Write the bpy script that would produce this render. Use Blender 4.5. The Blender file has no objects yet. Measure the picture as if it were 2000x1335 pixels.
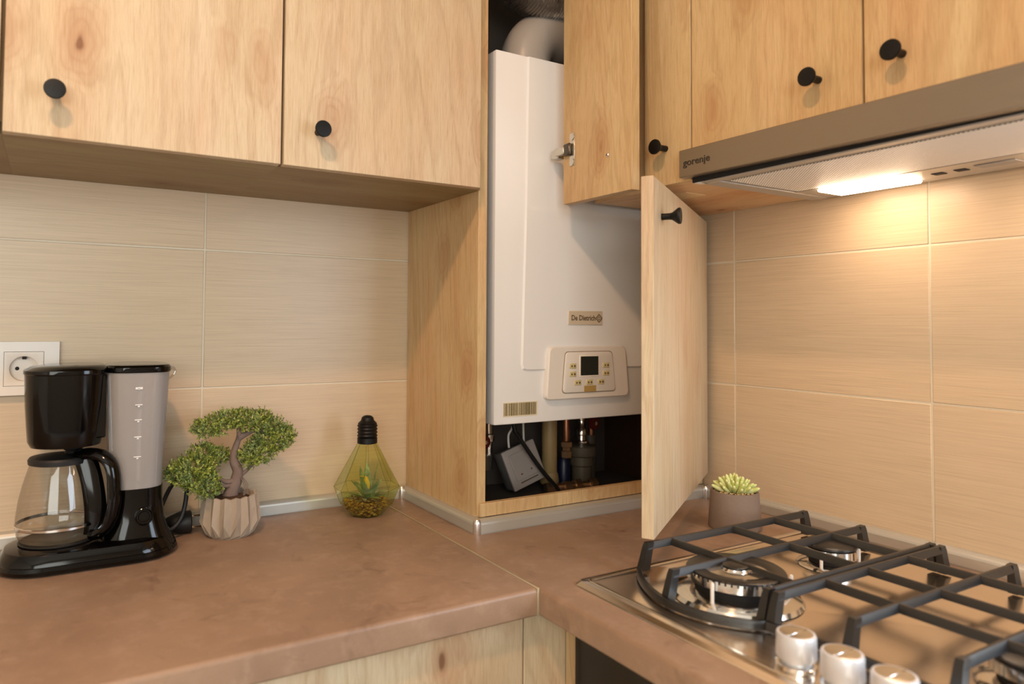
import bpy, bmesh, math, random
from mathutils import Vector, Matrix
PI = math.pi
random.seed(7)
S = bpy.context.scene
COL = S.collection

# ------------------------------------------------------------------ camera
cam_d = bpy.data.cameras.new('camera'); cam = bpy.data.objects.new('camera', cam_d); COL.objects.link(cam)
CAM = Vector((-1.20151, -1.34486, 1.259162)); YAW, PITCH, ROLL = -0.521788, 0.0349246, 0.00760473
cam.matrix_world = Matrix.Translation(CAM) @ Matrix.Rotation(YAW, 4, 'Z') @ Matrix.Rotation(PI/2 + PITCH, 4, 'X') @ Matrix.Rotation(ROLL, 4, 'Z')
cam_d.sensor_width = 36; cam_d.lens = 1384.847/2000*36
cam_d.shift_x = 100.195/2000; cam_d.shift_y = -84.658/2000
cam_d.clip_start = 0.02
cam_d.dof.use_dof = True; cam_d.dof.focus_distance = 1.22; cam_d.dof.aperture_fstop = 3.2
S.camera = cam

# ------------------------------------------------------------------ world, lights, exposure
W = bpy.data.worlds.new('world'); S.world = W; W.use_nodes = True
W.node_tree.nodes['Background'].inputs[0].default_value = (0.75, 0.87, 1.0, 1)
W.node_tree.nodes['Background'].inputs[1].default_value = 2.0
S.view_settings.view_transform = 'Standard'; S.view_settings.look = 'None'
S.view_settings.gamma = 1; S.view_settings.use_curve_mapping = False
S.view_settings.exposure = -0.06

def area(name, loc, target, sx, sy, power, col, shape='RECTANGLE'):
    d = bpy.data.lights.new(name, 'AREA'); d.shape = shape; d.size = sx
    if shape in ('RECTANGLE', 'ELLIPSE'): d.size_y = sy
    d.energy = power; d.color = col
    o = bpy.data.objects.new(name, d); COL.objects.link(o); o.location = loc
    o.rotation_euler = (Vector(target) - Vector(loc)).to_track_quat('-Z', 'Y').to_euler()
    return o
LAMP = (-1.47, -1.22, 2.50)
area('ceiling_lamp_light', (LAMP[0], LAMP[1], LAMP[2]-.035), (LAMP[0], LAMP[1], 0), .13, .13, 19, (1.0, .57, .31), 'DISK')
area('window_daylight', (-2.05, -2.97, 1.60), (-2.05, 0, 1.45), 1.5, 1.2, 33, (.98, 1.0, .92))
area('side_window_daylight', (-.03, -1.64, 1.36), (-1.6, -1.0, .8), .74, .72, 15, (.70, .84, 1.0))

# ------------------------------------------------------------------ helpers
def new_bm(): return bmesh.new()

def root_loc(o):
    while o.parent: o = o.parent
    return Vector(o.location)

def finish(name, bm, mat, parent=None, smooth=True, origin=None, angle=38):
    """link bm (world coordinates) as one mesh object"""
    bmesh.ops.recalc_face_normals(bm, faces=bm.faces[:])
    if smooth:
        lim = math.radians(angle)
        for f in bm.faces: f.smooth = True
        for e in bm.edges:
            if len(e.link_faces) == 2 and e.calc_face_angle(0) > lim: e.smooth = False
    L = root_loc(parent) if parent else Vector(origin or (0, 0, 0))
    if L.length: bmesh.ops.translate(bm, verts=bm.verts[:], vec=-L)
    me = bpy.data.meshes.new(name); bm.to_mesh(me); bm.free()
    mats = mat if isinstance(mat, (list, tuple)) else [mat]
    for m in mats: me.materials.append(m)
    o = bpy.data.objects.new(name, me); COL.objects.link(o)
    if parent: o.parent = parent
    else: o.location = L
    return o

def tag(o, label, cat, group=None):
    o['label'] = label; o['category'] = cat
    if group: o['group'] = group
    return o
def thing(name, loc, label, cat, group=None):
    o = bpy.data.objects.new(name, None); COL.objects.link(o); o.location = loc; o.empty_display_size = .05
    return tag(o, label, cat, group)
def struct(name, bm, mat, smooth=False, angle=38):
    o = finish(name, bm, mat, None, smooth, None, angle); o['kind'] = 'structure'; return o

def box(bm, x0, x1, y0, y1, z0, z1, bev=0, M=None, seg=1):
    x0, x1 = min(x0, x1), max(x0, x1); y0, y1 = min(y0, y1), max(y0, y1); z0, z1 = min(z0, z1), max(z0, z1)
    r = bmesh.ops.create_cube(bm, size=1)
    vs = r['verts']
    for v in vs: v.co = Vector(((x0+x1)/2 + v.co.x*(x1-x0), (y0+y1)/2 + v.co.y*(y1-y0), (z0+z1)/2 + v.co.z*(z1-z0)))
    if bev:
        es = list({e for v in vs for e in v.link_edges})
        nr = bmesh.ops.bevel(bm, geom=es, offset=bev, segments=seg, affect='EDGES', profile=.5)
        vs = list({v for f in nr['faces'] for v in f.verts} | {v for v in vs if v.is_valid})
    if M: bmesh.ops.transform(bm, matrix=M, verts=vs)
    return vs

def skin(bm, rings, closed=True, cap0=True, cap1=True):
    R = [[bm.verts.new(p) for p in r] for r in rings]
    n = len(R[0])
    for a, b in zip(R, R[1:]):
        for i in range(n if closed else n-1):
            j = (i+1) % n
            bm.faces.new((a[i], a[j], b[j], b[i]))
    if cap0: bm.faces.new(R[0][::-1])
    if cap1: bm.faces.new(R[-1])
    return [v for r in R for v in r]

def lathe(bm, prof, c=(0, 0, 0), axis=(0, 0, 1), seg=32, cap0=True, cap1=True, rot=0):
    ax = Vector(axis).normalized(); q = Vector((0, 0, 1)).rotation_difference(ax)
    rings = []
    for r, h in prof:
        rings.append([Vector(c) + q @ Vector((r*math.cos(rot+2*PI*i/seg), r*math.sin(rot+2*PI*i/seg), h)) for i in range(seg)])
    return skin(bm, rings, True, cap0, cap1)

def smooth_path(pts, n=8):
    P = [Vector(p) for p in pts]; out = []
    for i in range(len(P)-1):
        p0 = P[max(i-1, 0)]; p1 = P[i]; p2 = P[i+1]; p3 = P[min(i+2, len(P)-1)]
        for k in range(n):
            t = k/n
            out.append(.5*((2*p1)+(-p0+p2)*t+(2*p0-5*p1+4*p2-p3)*t*t+(-p0+3*p1-3*p2+p3)*t**3))
    out.append(P[-1]); return out

def tube(bm, pts, rad, seg=10, smoothn=0, section=None):
    P = smooth_path(pts, smoothn) if smoothn else [Vector(p) for p in pts]
    n = len(P); rings = []; up = None
    for i, p in enumerate(P):
        t = (P[min(i+1, n-1)] - P[max(i-1, 0)]).normalized()
        if up is None: up = Vector((0, 0, 1)) if abs(t.z) < .9 else Vector((0, 1, 0))
        s = t.cross(up).normalized(); up = s.cross(t).normalized()
        r = rad[i] if isinstance(rad, (list, tuple)) else (rad(i/(n-1)) if callable(rad) else rad)
        if section: rings.append([p + s*a*r + up*b*r for a, b in section])
        else: rings.append([p + (s*math.cos(2*PI*k/seg) + up*math.sin(2*PI*k/seg))*r for k in range(seg)])
    return skin(bm, rings)

def rrect(cx, cy, hx, hy, r, z, n=6):
    r = min(r, hx, hy); out = []
    for (sx, sy, a0) in ((1, 1, 0), (-1, 1, 90), (-1, -1, 180), (1, -1, 270)):
        for k in range(n+1):
            a = math.radians(a0 + 90*k/n)
            out.append(Vector((cx + sx*(hx-r) + r*math.cos(a), cy + sy*(hy-r) + r*math.sin(a), z)))
    return out

def prism(bm, poly, a, b, fn):
    """poly 2-D, extruded between a and b; fn(u,v,w)->point"""
    return skin(bm, [[fn(u, v, a) for u, v in poly], [fn(u, v, b) for u, v in poly]])

def text_bm(txt, size, depth, fn, align='CENTER', bold=0.0, sx=1):
    cu = bpy.data.curves.new('t', 'FONT'); cu.body = txt; cu.size = size; cu.extrude = depth; cu.align_x = align; cu.align_y = 'CENTER'; cu.offset = bold; cu.resolution_u = 3
    o = bpy.data.objects.new('t', cu); COL.objects.link(o)
    dg = bpy.context.evaluated_depsgraph_get(); me = bpy.data.meshes.new_from_object(o.evaluated_get(dg))
    bm = bmesh.new(); bm.from_mesh(me)
    bpy.data.objects.remove(o); bpy.data.meshes.remove(me)
    for v in bm.verts: v.co = fn(v.co.x*sx, v.co.y, v.co.z)
    return bm

# ------------------------------------------------------------------ materials
def srgb(r, g, b):
    f = lambda c: (c/255/12.92) if c/255 <= .04045 else ((c/255+.055)/1.055)**2.4
    return (f(r), f(g), f(b), 1)
class NT:
    def __init__(s, name):
        s.m = bpy.data.materials.new(name); s.m.use_nodes = True; s.t = s.m.node_tree; s.n = s.t.nodes
        s.p = s.n['Principled BSDF']; s.out = s.n['Material Output']
    def node(s, ty, ins=None, **kw):
        x = s.n.new(ty)
        for k, v in kw.items(): setattr(x, k, v)
        for k, v in (ins or {}).items(): s.set(x, k, v)
        return x
    def set(s, x, k, v):
        i = x.inputs[k]
        if isinstance(v, bpy.types.NodeSocket): s.t.links.new(v, i)
        elif isinstance(v, bpy.types.Node): s.t.links.new(v.outputs[0], i)
        else: i.default_value = v
    def math(s, op, a, b=0.0, c=None, clamp=False):
        x = s.node('ShaderNodeMath', operation=op); x.use_clamp = clamp; s.set(x, 0, a); s.set(x, 1, b)
        if c is not None: s.set(x, 2, c)
        return x.outputs[0]
    def mix(s, f, a, b, blend='MIX'):
        x = s.node('ShaderNodeMix', data_type='RGBA', blend_type=blend)
        s.set(x, 0, f); s.set(x, 6, a); s.set(x, 7, b); return x.outputs[2]
    def ramp(s, f, stops):
        x = s.node('ShaderNodeValToRGB', {0: f}); e = x.color_ramp.elements
        while len(e) < len(stops): e.new(.5)
        for el, (p, c) in zip(e, stops): el.position = p; el.color = c if len(c) == 4 else (*c, 1)
        return x.outputs[0]
    def remap(s, f, a, b, c=0., d=1.):
        x = s.node('ShaderNodeMapRange', {0: f, 1: a, 2: b, 3: c, 4: d}); return x.outputs[0]
    def coord(s, scale=(1, 1, 1), rnd=0, out='Object'):
        tc = s.node('ShaderNodeTexCoord').outputs[out]
        if rnd:
            oi = s.node('ShaderNodeObjectInfo').outputs['Random']
            v = s.node('ShaderNodeCombineXYZ', {0: s.math('MULTIPLY', oi, rnd), 1: s.math('MULTIPLY', oi, rnd*1.7), 2: s.math('MULTIPLY', oi, rnd*2.9)})
            tc = s.node('ShaderNodeVectorMath', {0: tc, 1: v.outputs[0]}, operation='ADD').outputs[0]
        return s.node('ShaderNodeMapping', {0: tc, 3: scale}).outputs[0]
    def noise(s, vec, scale, detail=2, rough=.5, dist=0):
        return s.node('ShaderNodeTexNoise', {'Vector': vec, 'Scale': scale, 'Detail': detail, 'Roughness': rough, 'Distortion': dist}).outputs[0]
    def bump(s, h, strength=.2, dist=.001):
        b = s.node('ShaderNodeBump', {'Strength': strength, 'Distance': dist, 'Height': h}); s.set(s.p, 'Normal', b.outputs[0])

def plain(name, col, rough=.5, metal=0, spec=.5, coat=0, bump=None, var=0):
    t = NT(name); c = col
    if var:
        n = t.noise(t.coord(), 40, 4); c = t.mix(n, tuple(x*(1-var) for x in col[:3])+(1,), tuple(min(1, x*(1+var)) for x in col[:3])+(1,))
    t.set(t.p, 'Base Color', c); t.p.inputs['Roughness'].default_value = rough; t.p.inputs['Metallic'].default_value = metal
    t.p.inputs['Specular IOR Level'].default_value = spec; t.p.inputs['Coat Weight'].default_value = coat
    if bump: t.bump(t.noise(t.coord(), bump[0], 3), bump[1], bump[2])
    return t.m

def oak(name, axis='z', light=(206, 190, 162), mid=(197, 175, 141), dark=(152, 121, 88)):
    t = NT(name)
    A = {'z': 2, 'x': 0, 'y': 1}[axis]
    def sc(k): v = [1, 1, 1]; v[A] = k; return tuple(v)
    L, Md, D = srgb(*light), srgb(*mid), srgb(*dark)
    # knots pull the grain aside
    kv = t.coord(sc(.55), 7)
    kvw = t.node('ShaderNodeVectorMath', {0: kv, 1: t.node('ShaderNodeVectorMath', {0: t.node('ShaderNodeTexNoise', {'Vector': kv, 'Scale': 22.0}).outputs[1], 1: (.030, .030, .030)}, operation='MULTIPLY').outputs[0]}, operation='ADD').outputs[0]
    vo = t.node('ShaderNodeTexVoronoi', {'Vector': kvw, 'Scale': 9.0})
    d = vo.outputs['Distance']
    near = t.remap(d, .0, .38, 1., 0.)
    push = t.node('ShaderNodeVectorMath', {0: t.coord(sc(.13), 7), 1: t.node('ShaderNodeCombineXYZ', {0: t.math('MULTIPLY', near, .020), 1: t.math('MULTIPLY', near, .020), 2: 0.}).outputs[0]}, operation='ADD').outputs[0]
    warp = t.node('ShaderNodeVectorMath', {0: t.coord(sc(.035), 7), 1: t.node('ShaderNodeVectorMath', {0: t.node('ShaderNodeTexNoise', {'Vector': t.coord(sc(.4), 7), 'Scale': 14.0, 'Detail': 2.0}).outputs[1], 1: (.008, .008, .0)}, operation='MULTIPLY').outputs[0]}, operation='ADD').outputs[0]
    broad = t.noise(push, 8, 3, .55, .4)
    rings = t.math('SINE', t.math('MULTIPLY', t.noise(push, 6.5, 4, .6, .5), 80.))
    pink = t.noise(t.coord(sc(.3), 7), 6, 3, .6, .5)
    fine = t.noise(warp, 950, 3, .7)
    med = t.noise(warp, 260, 4, .65)
    c = t.mix(t.remap(broad, .34, .66), L, Md)
    c = t.mix(t.math('MULTIPLY', t.remap(pink, .46, .66), .45), c, srgb(int(mid[0]*.99), int(mid[1]*.86), int(mid[2]*.82)))
    c = t.mix(t.math('MULTIPLY', t.remap(rings, .2, 1.), .24), c, D)
    c = t.mix(t.math('MULTIPLY', t.remap(med, .48, .68), .42), c, srgb(*[int(a*.6+b*.4) for a, b in zip(mid, dark)]))
    c = t.mix(t.math('MULTIPLY', t.remap(fine, .50, .70), .34), c, D)
    c = t.mix(t.math('MULTIPLY', t.remap(fine, .50, .30), .30), c, srgb(*[min(255, int(a*1.05)) for a in light]))
    arcs = t.math('MULTIPLY', t.math('MULTIPLY', t.remap(t.math('SINE', t.math('MULTIPLY', t.math('ADD', d, t.math('MULTIPLY', med, .05)), 85.)), .0, 1.), t.remap(d, .06, .42, 1., 0.)), .30)
    c = t.mix(arcs, c, srgb(int(dark[0]*1.06), int(dark[1]*.98), int(dark[2]*.96)))
    halo = t.math('MULTIPLY', t.remap(t.math('ADD', d, t.math('MULTIPLY', med, .12)), .10, .40, 1., 0.), .60)
    c = t.mix(halo, c, srgb(int(dark[0]*1.10), int(dark[1]*1.02), int(dark[2]*1.0)))
    core = t.math('MULTIPLY', t.remap(d, .035, .065, 1., 0.), .80)
    c = t.mix(core, c, srgb(112, 70, 44))
    t.set(t.p, 'Base Color', c); t.p.inputs['Roughness'].default_value = .46; t.p.inputs['Specular IOR Level'].default_value = .35
    t.bump(t.math('ADD', fine, med), .14, .0006)
    return t.m

OAK = oak('oak_vertical'); OAKX_SHADED = oak('oak_along_x_shaded', 'x', (156, 138, 98), (140, 118, 78), (106, 80, 46)); OAKY = oak('oak_along_y', 'y', (218, 186, 146), (204, 168, 124), (164, 118, 78))  # the x-grain oak is darkened, putting underside shade into its colour
OAKW = oak('oak_honey', 'z', (212, 187, 144), (198, 168, 121), (154, 116, 74))

def tile_mat(name, horiz):
    t = NT(name)
    sc = (3.2, 3.2, 260) 
    n1 = t.noise(t.coord(sc, 5), 1.6, 3, .6); n2 = t.noise(t.coord((9, 9, 900), 5), 1.3, 2, .6)
    n3 = t.noise(t.coord((1, 1, 3)), 3, 2)
    c = t.mix(t.remap(n1, .3, .7), srgb(202, 180, 151), srgb(212, 191, 161))
    c = t.mix(t.math('MULTIPLY', t.remap(n2, .48, .70), .30), c, srgb(156, 132, 106))
    c = t.mix(t.math('MULTIPLY', n3, .15), c, srgb(190, 170, 148))
    t.set(t.p, 'Base Color', c); t.p.inputs['Roughness'].default_value = .34; t.p.inputs['Specular IOR Level'].default_value = .5
    t.bump(n2, .08, .0005)
    return t.m
TILE = tile_mat('glazed_tile', 'x')
GROUT = plain('grout', srgb(214, 204, 184), .85, var=.05)
PLASTER = plain('plaster', srgb(196, 190, 182), .9, bump=(60, .2, .001))
PAINT = plain('painted_wall', srgb(226, 218, 204), .85)
CEIL = plain('ceiling_paint', srgb(238, 234, 226), .9)

def worktop_mat():
    t = NT('worktop_laminate')
    v = t.coord()
    a = t.noise(v, 5, 5, .6, .3); b = t.noise(v, 38, 4, .65); f = t.noise(v, 320, 3, .7); s = t.noise(t.coord((1, 1, 1)), 16, 3, .6, .8)
    c = t.mix(t.remap(a, .38, .62), srgb(136, 110, 90), srgb(152, 124, 101))
    c = t.mix(t.math('MULTIPLY', t.remap(b, .5, .72), .35), c, srgb(176, 148, 126))
    c = t.mix(t.math('MULTIPLY', t.remap(s, .60, .76), .62), c, srgb(104, 78, 62))
    c = t.mix(t.math('MULTIPLY', t.remap(f, .5, .75), .20), c, srgb(116, 92, 78))
    t.set(t.p, 'Base Color', c); t.p.inputs['Roughness'].default_value = .42; t.p.inputs['Specular IOR Level'].default_value = .5
    t.bump(f, .08, .0004)
    return t.m
WTOP = worktop_mat()

def brushed(name, col, rough, axis, aniso=220, amt=.25):
    t = NT(name); sc = {'x': (.02, 1, 1), 'y': (1, .02, 1), 'z': (1, 1, .02)}[axis]
    n = t.noise(t.coord(sc), aniso*4, 3, .7)
    t.set(t.p, 'Base Color', t.mix(n, tuple(c*.86 for c in col[:3])+(1,), col)); t.p.inputs['Metallic'].default_value = 1
    t.set(t.p, 'Roughness', t.remap(n, .2, .8, rough*(1-amt), rough*(1+amt)))
    t.bump(n, .06, .0003)
    return t.m
STEEL = brushed('brushed_steel', (.96, .85, .74, 1), .20, 'y')
HOODSTEEL = brushed('hood_steel', (.34, .30, .25, 1), .38, 'y')
ALU = plain('aluminium_profile', (.56, .55, .50, 1), .42, metal=.55, bump=(300, .03, .0005))
ALUC = plain('aluminium_cap', (.80, .78, .76, 1), .25, metal=.9)
CHROME = plain('chrome', (.80, .78, .75, 1), .12, metal=1)
KNOBM = plain('satin_knob_metal', (.74, .76, .80, 1), .36, metal=.45)
SATIN = plain('nickel_hinge', (.62, .58, .50, 1), .28, metal=1)
BLACK = plain('matt_black_knob', srgb(9, 9, 9), .45, spec=.3)
IRON = plain('cast_iron_enamel', srgb(11, 11, 13), .36, spec=.9, bump=(500, .15, .0005))
GLOSSB = plain('gloss_black_plastic', srgb(5, 4, 4), .10, spec=.35)
RUBBER = plain('black_rubber', srgb(16, 16, 16), .55)
WHITEM = plain('boiler_white_enamel', srgb(234, 235, 236), .30, coat=.15)
WHITEP = plain('white_plastic', srgb(228, 222, 214), .34)
SIDEG = plain('boiler_side_grey', srgb(150, 146, 142), .45)
DARK = plain('dark_gap', srgb(20, 17, 15), .8)
SCREEN = plain('lcd_screen', srgb(34, 40, 36), .12)
TAN = plain('tan_sticker', srgb(176, 146, 84), .45)
BTN = plain('olive_key', srgb(204, 190, 142), .45)
PRINT = plain('brown_print', srgb(92, 74, 50), .6)
BARP = plain('olive_print', srgb(104, 92, 52), .6)
PLATE = plain('logo_plate', srgb(206, 192, 170), .4)
FLUE = plain('flue_grey', srgb(176, 168, 160), .34)
FOIL = plain('foil_duct', (.58, .56, .54, 1), .32, metal=1, bump=(90, .5, .003))
GREYP = plain('grey_plastic', srgb(92, 82, 66), .5)
CREAMP = plain('cream_pipe', srgb(160, 132, 88), .5)
BRASS = plain('worn_brass', (.60, .42, .26, 1), .35, metal=1)
COPPER = plain('copper', (.42, .20, .12, 1), .35, metal=1)
REDP = plain('red_plastic', srgb(84, 18, 14), .4)
BLUEP = plain('blue_plastic', srgb(14, 20, 52), .4)
CONC = plain('concrete_pot', srgb(158, 142, 124), .85, var=.12, bump=(120, .4, .001))
GREYC = plain('grey_cement_pot', srgb(120, 104, 92), .85, var=.12, bump=(200, .5, .0008))
SOIL = plain('soil', srgb(70, 48, 30), .95, bump=(200, .8, .002))
BARK = plain('bark', srgb(116, 98, 88), .9, var=.3, bump=(160, .8, .002))
OVENG = plain('oven_black_glass', srgb(14, 10, 8), .14)
FLOORM = plain('floor_tile', srgb(206, 208, 214), .45)
FILTERM = None

def glass_thin(name, tint, edge, gl=.10, rough=.02, base=.06):
    t = NT(name); t.n.remove(t.p)
    lw = t.node('ShaderNodeLayerWeight', {0: .35})
    tr = t.node('ShaderNodeBsdfTransparent'); t.set(tr, 0, t.mix(lw.outputs['Facing'], tint, edge))
    g = t.node('ShaderNodeBsdfGlossy', {1: rough}); g.inputs[0].default_value = (1, 1, 1, 1)
    f = t.node('ShaderNodeMapRange', {0: t.math('POWER', lw.outputs['Facing'], 3.2), 1: 0., 2: 1., 3: base, 4: .9})
    m = t.node('ShaderNodeMixShader', {0: f.outputs[0], 1: tr.outputs[0], 2: g.outputs[0]})
    t.t.links.new(m.outputs[0], t.out.inputs[0]); return t.m
GLASS = glass_thin('clear_glass', (.93, .92, .90, 1), (.55, .52, .48, 1))
GREENG = glass_thin('green_glass', (.92, .94, .70, 1), (.70, .76, .36, 1), base=.05)

def tank_mat():
    t = NT('frosted_tank'); t.n.remove(t.p)
    d = t.node('ShaderNodeBsdfDiffuse'); d.inputs[0].default_value = srgb(205, 200, 198)
    tl = t.node('ShaderNodeBsdfTranslucent'); tl.inputs[0].default_value = srgb(225, 220, 216)
    tr = t.node('ShaderNodeBsdfTransparent'); tr.inputs[0].default_value = (.8, .8, .8, 1)
    g = t.node('ShaderNodeBsdfGlossy', {1: .12}); fr = t.node('ShaderNodeFresnel', {0: 1.4})
    a = t.node('ShaderNodeMixShader', {0: .40, 1: d.outputs[0], 2: tl.outputs[0]})
    b = t.node('ShaderNodeMixShader', {0: .34, 1: a.outputs[0], 2: tr.outputs[0]})
    e = t.node('ShaderNodeMixShader', {0: fr.outputs[0], 1: b.outputs[0], 2: g.outputs[0]})
    t.t.links.new(e.outputs[0], t.out.inputs[0]); return t.m
TANK = tank_mat()

def emis(name, col, s):
    t = NT(name); t.set(t.p, 'Base Color', (0.8, .8, .8, 1)); t.set(t.p, 'Emission Color', col); t.p.inputs['Emission Strength'].default_value = s; return t.m
LENS = emis('hood_lamp_lens', (1.0, .71, .48, 1), 22)
CEILLENS = emis('ceiling_lamp_lens', (1.0, .62, .36, 1), 5)

def leaf_mat(name, a, b, c3, scale=260):
    t = NT(name); n = t.noise(t.coord(), scale, 2); n2 = t.noise(t.coord(), 38, 2)
    c = t.mix(t.remap(n, .35, .65), srgb(*a), srgb(*b)); c = t.mix(t.math('MULTIPLY', t.remap(n2, .45, .7), .6), c, srgb(*c3))
    t.set(t.p, 'Base Color', c); t.p.inputs['Roughness'].default_value = .5
    t.p.inputs['Subsurface Weight'].default_value = 0
    return t.m
LEAF = leaf_mat('bonsai_leaf', (70, 92, 34), (176, 186, 82), (122, 146, 104), 170)
SUCC = None
def succ_mat():
    t = NT('succulent_leaf'); n = t.noise(t.coord(), 60, 2)
    t.set(t.p, 'Base Color', t.mix(t.remap(n, .35, .65), srgb(186, 196, 112), srgb(232, 232, 184)))
    t.p.inputs['Roughness'].default_value = .4; return t.m
SUCC = succ_mat()
AGAVE = leaf_mat('inner_plant_leaf', (84, 112, 70), (150, 168, 120), (110, 130, 90), 90)
YLEAF = plain('yellow_leaf', srgb(224, 186, 40), .5)
MOSS = leaf_mat('dried_moss', (110, 72, 28), (178, 140, 50), (80, 52, 20), 120)
PEB = leaf_mat('pale_pebble', (206, 180, 130), (150, 112, 66), (230, 208, 160), 120)

def filter_mat():
    t = NT('grease_filter_mesh')
    tc = t.node('ShaderNodeTexCoord').outputs['Object']
    sx = t.node('ShaderNodeSeparateXYZ', {0: tc})
    k = 2*PI/.0052
    a = t.math('SINE', t.math('MULTIPLY', sx.outputs[0], k)); b = t.math('SINE', t.math('MULTIPLY', sx.outputs[1], k))
    h = t.math('MULTIPLY', a, b)
    hole = t.remap(h, .1, .5)
    t.set(t.p, 'Base Color', t.mix(hole, (.90, .88, .84, 1), (.36, .31, .25, 1)))
    t.p.inputs['Metallic'].default_value = .1; t.p.inputs['Roughness'].default_value = .45
    t.bump(h, .6, .0012)
    return t.m
FILTERM = filter_mat()

# ------------------------------------------------------------------ setting
Z0 = .90; ZC = 1.4919; CW = .5574; CD = .2929
bm = new_bm(); box(bm, -3.3, .12, -3.2, .12, -.05, 0); struct('floor', bm, FLOORM)
bm = new_bm(); box(bm, -3.3, .12, -3.2, .12, 2.55, 2.62); struct('ceiling', bm, CEIL)
bm = new_bm(); box(bm, -3.2, 0, .007, .12, 0, 2.55); wl = struct('wall_left', bm, [PLASTER])
bm = new_bm(); 
RW0, RW1 = -2.10, -1.25
box(bm, .007, .12, RW1, .12, 0, 2.55); box(bm, .007, .12, -3.1, RW0, 0, 2.55); box(bm, .007, .12, RW0, RW1, 0, .98); box(bm, .007, .12, RW0, RW1, 2.02, 2.55); wr = struct('wall_right', bm, [PLASTER])
bm = new_bm(); box(bm, -3.3, -3.2, -3.1, .12, 0, 2.55); struct('wall_far_left', bm, PAINT)
bm = new_bm()
wx0, wx1, wz0, wz1 = -2.8, -1.3, 1.0, 2.2
box(bm, -3.3, wx0, -3.2, -3.08, 0, 2.55); box(bm, wx1, .12, -3.2, -3.08, 0, 2.55); box(bm, wx0, wx1, -3.2, -3.08, 0, wz0); box(bm, wx0, wx1, -3.2, -3.08, wz1, 2.55)
struct('wall_behind', bm, PAINT)
wn = bpy.data.objects.new('window_1', None); COL.objects.link(wn); wn.location = (-2.05, -3.14, 1.0); wn['kind'] = 'structure'
bm = new_bm(); 
for a, b in ((wx0, wx0+.06), ((wx0+wx1)/2-.04, (wx0+wx1)/2+.04), (wx1-.06, wx1)): box(bm, a, b, -3.17, -3.11, wz0, wz1, .004)
box(bm, wx0, wx1, -3.17, -3.11, wz0, wz0+.06, .004); box(bm, wx0, wx1, -3.17, -3.11, wz1-.06, wz1, .004)
finish('window_frame', bm, WHITEP, wn)
for a, b in ((wx0+.06, -2.09), (-2.01, wx1-.06)):
    bm = new_bm(); box(bm, a, b, -3.142, -3.138, wz0+.06, wz1-.06); finish('pane', bm, GLASS, wn, False)

wn2 = bpy.data.objects.new('window_2', None); COL.objects.link(wn2); wn2.location = (.06, -1.68, .98); wn2['kind'] = 'structure'
bm = new_bm()
for a, b in ((RW0, RW0+.05), (RW1-.05, RW1)): box(bm, .03, .09, a, b, .98, 2.02, .004)
box(bm, .03, .09, RW0, RW1, .98, 1.03, .004); box(bm, .03, .09, RW0, RW1, 1.97, 2.02, .004)
finish('window_frame', bm, WHITEP, wn2)
bm = new_bm(); box(bm, .058, .062, RW0+.05, RW1-.05, 1.03, 1.97); finish('pane', bm, GLASS, wn2, False)

# grout beds and tiles
def tiles(wall, axis, joints, z_joints, lo, hi):
    """tiles stand 7 mm off the wall plane, faces at 0; grout bed 1.2 mm behind"""
    bmg = new_bm()
    if axis == 'x': box(bmg, lo, hi, .0012, .0069, Z0-.1, 1.60)
    else: box(bmg, .0012, .0069, lo, hi, Z0-.1, 1.60)
    finish('grout', bmg, GROUT, wall, False)
    g = .0016
    for i in range(len(joints)-1):
        for k in range(len(z_joints)-1):
            a, b = joints[i]+g, joints[i+1]-g; z0, z1 = z_joints[k]+g, z_joints[k+1]-g
            bm = new_bm()
            e = random.uniform(-.00015, .00015)
            if axis == 'x': box(bm, a, b, e, .0068, z0, z1, .0008)
            else: box(bm, e, .0068, a, b, z0, z1, .0008)
            finish('tile', bm, TILE, wall, True)
ZJ = [.8891, 1.1391, 1.3891, 1.60]
ZJ[0] = .8891
tiles(wl, 'x', [-2.4647, -1.9647, -1.4647, -.9647, -.4647, -.002], ZJ, -2.4647, -.002)
tiles(wr, "y", [-1.2480, -1.1137, -.7438, -.3739, -.002], ZJ, -1.2480, -.002)

# worktops
T = .037
def nosed(bm, x0, x1, y0, y1, edge):
    """slab with a rounded top front edge"""
    r = .006; pr = []
    if edge == 'y':
        pr = [(y1, Z0-T), (y1, Z0)] + [(y0 + r - r*math.sin(a), Z0 - r + r*math.cos(a)) for a in [PI/2*k/4 for k in range(5)]] + [(y0, Z0-T+.003), (y0+.003, Z0-T)]
        prism(bm, pr, x0, x1, lambda u, v, w: Vector((w, u, v)))
    else:
        pr = [(x1, Z0-T), (x1, Z0)] + [(x0 + r - r*math.sin(a), Z0 - r + r*math.cos(a)) for a in [PI/2*k/4 for k in range(5)]] + [(x0, Z0-T+.003), (x0+.003, Z0-T)]
        prism(bm, pr, y0, y1, lambda u, v, w: Vector((u, w, v)))
FX, FY = -.619, -.5521
bm = new_bm(); nosed(bm, -2.6, FX-.0035, FY, -.001, 'y')
tag(finish('worktop', bm, WTOP, None, True, (-1.6, -.27, Z0-T), 30), 'brown stone-look laminate worktop carrying the coffee maker', 'worktop')
bm = new_bm(); nosed(bm, FX, -.001, -2.0, -.001, 'x')
tag(finish('worktop', bm, WTOP, None, True, (-.3, -1.0, Z0-T), 30), 'brown stone-look laminate worktop with the gas hob set in it', 'worktop')
bm = new_bm(); box(bm, FX-.0034, FX-.0001, FY-.0015, -.02, Z0-T, Z0+.0012, .0005)
tag(finish('joint_strip', bm, plain('joint_strip_metal', (.52, .46, .32, 1), .4, metal=.6), None, True, (FX, -.3, Z0)), 'thin metal joint strip between the two brown worktops', 'strip')

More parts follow.
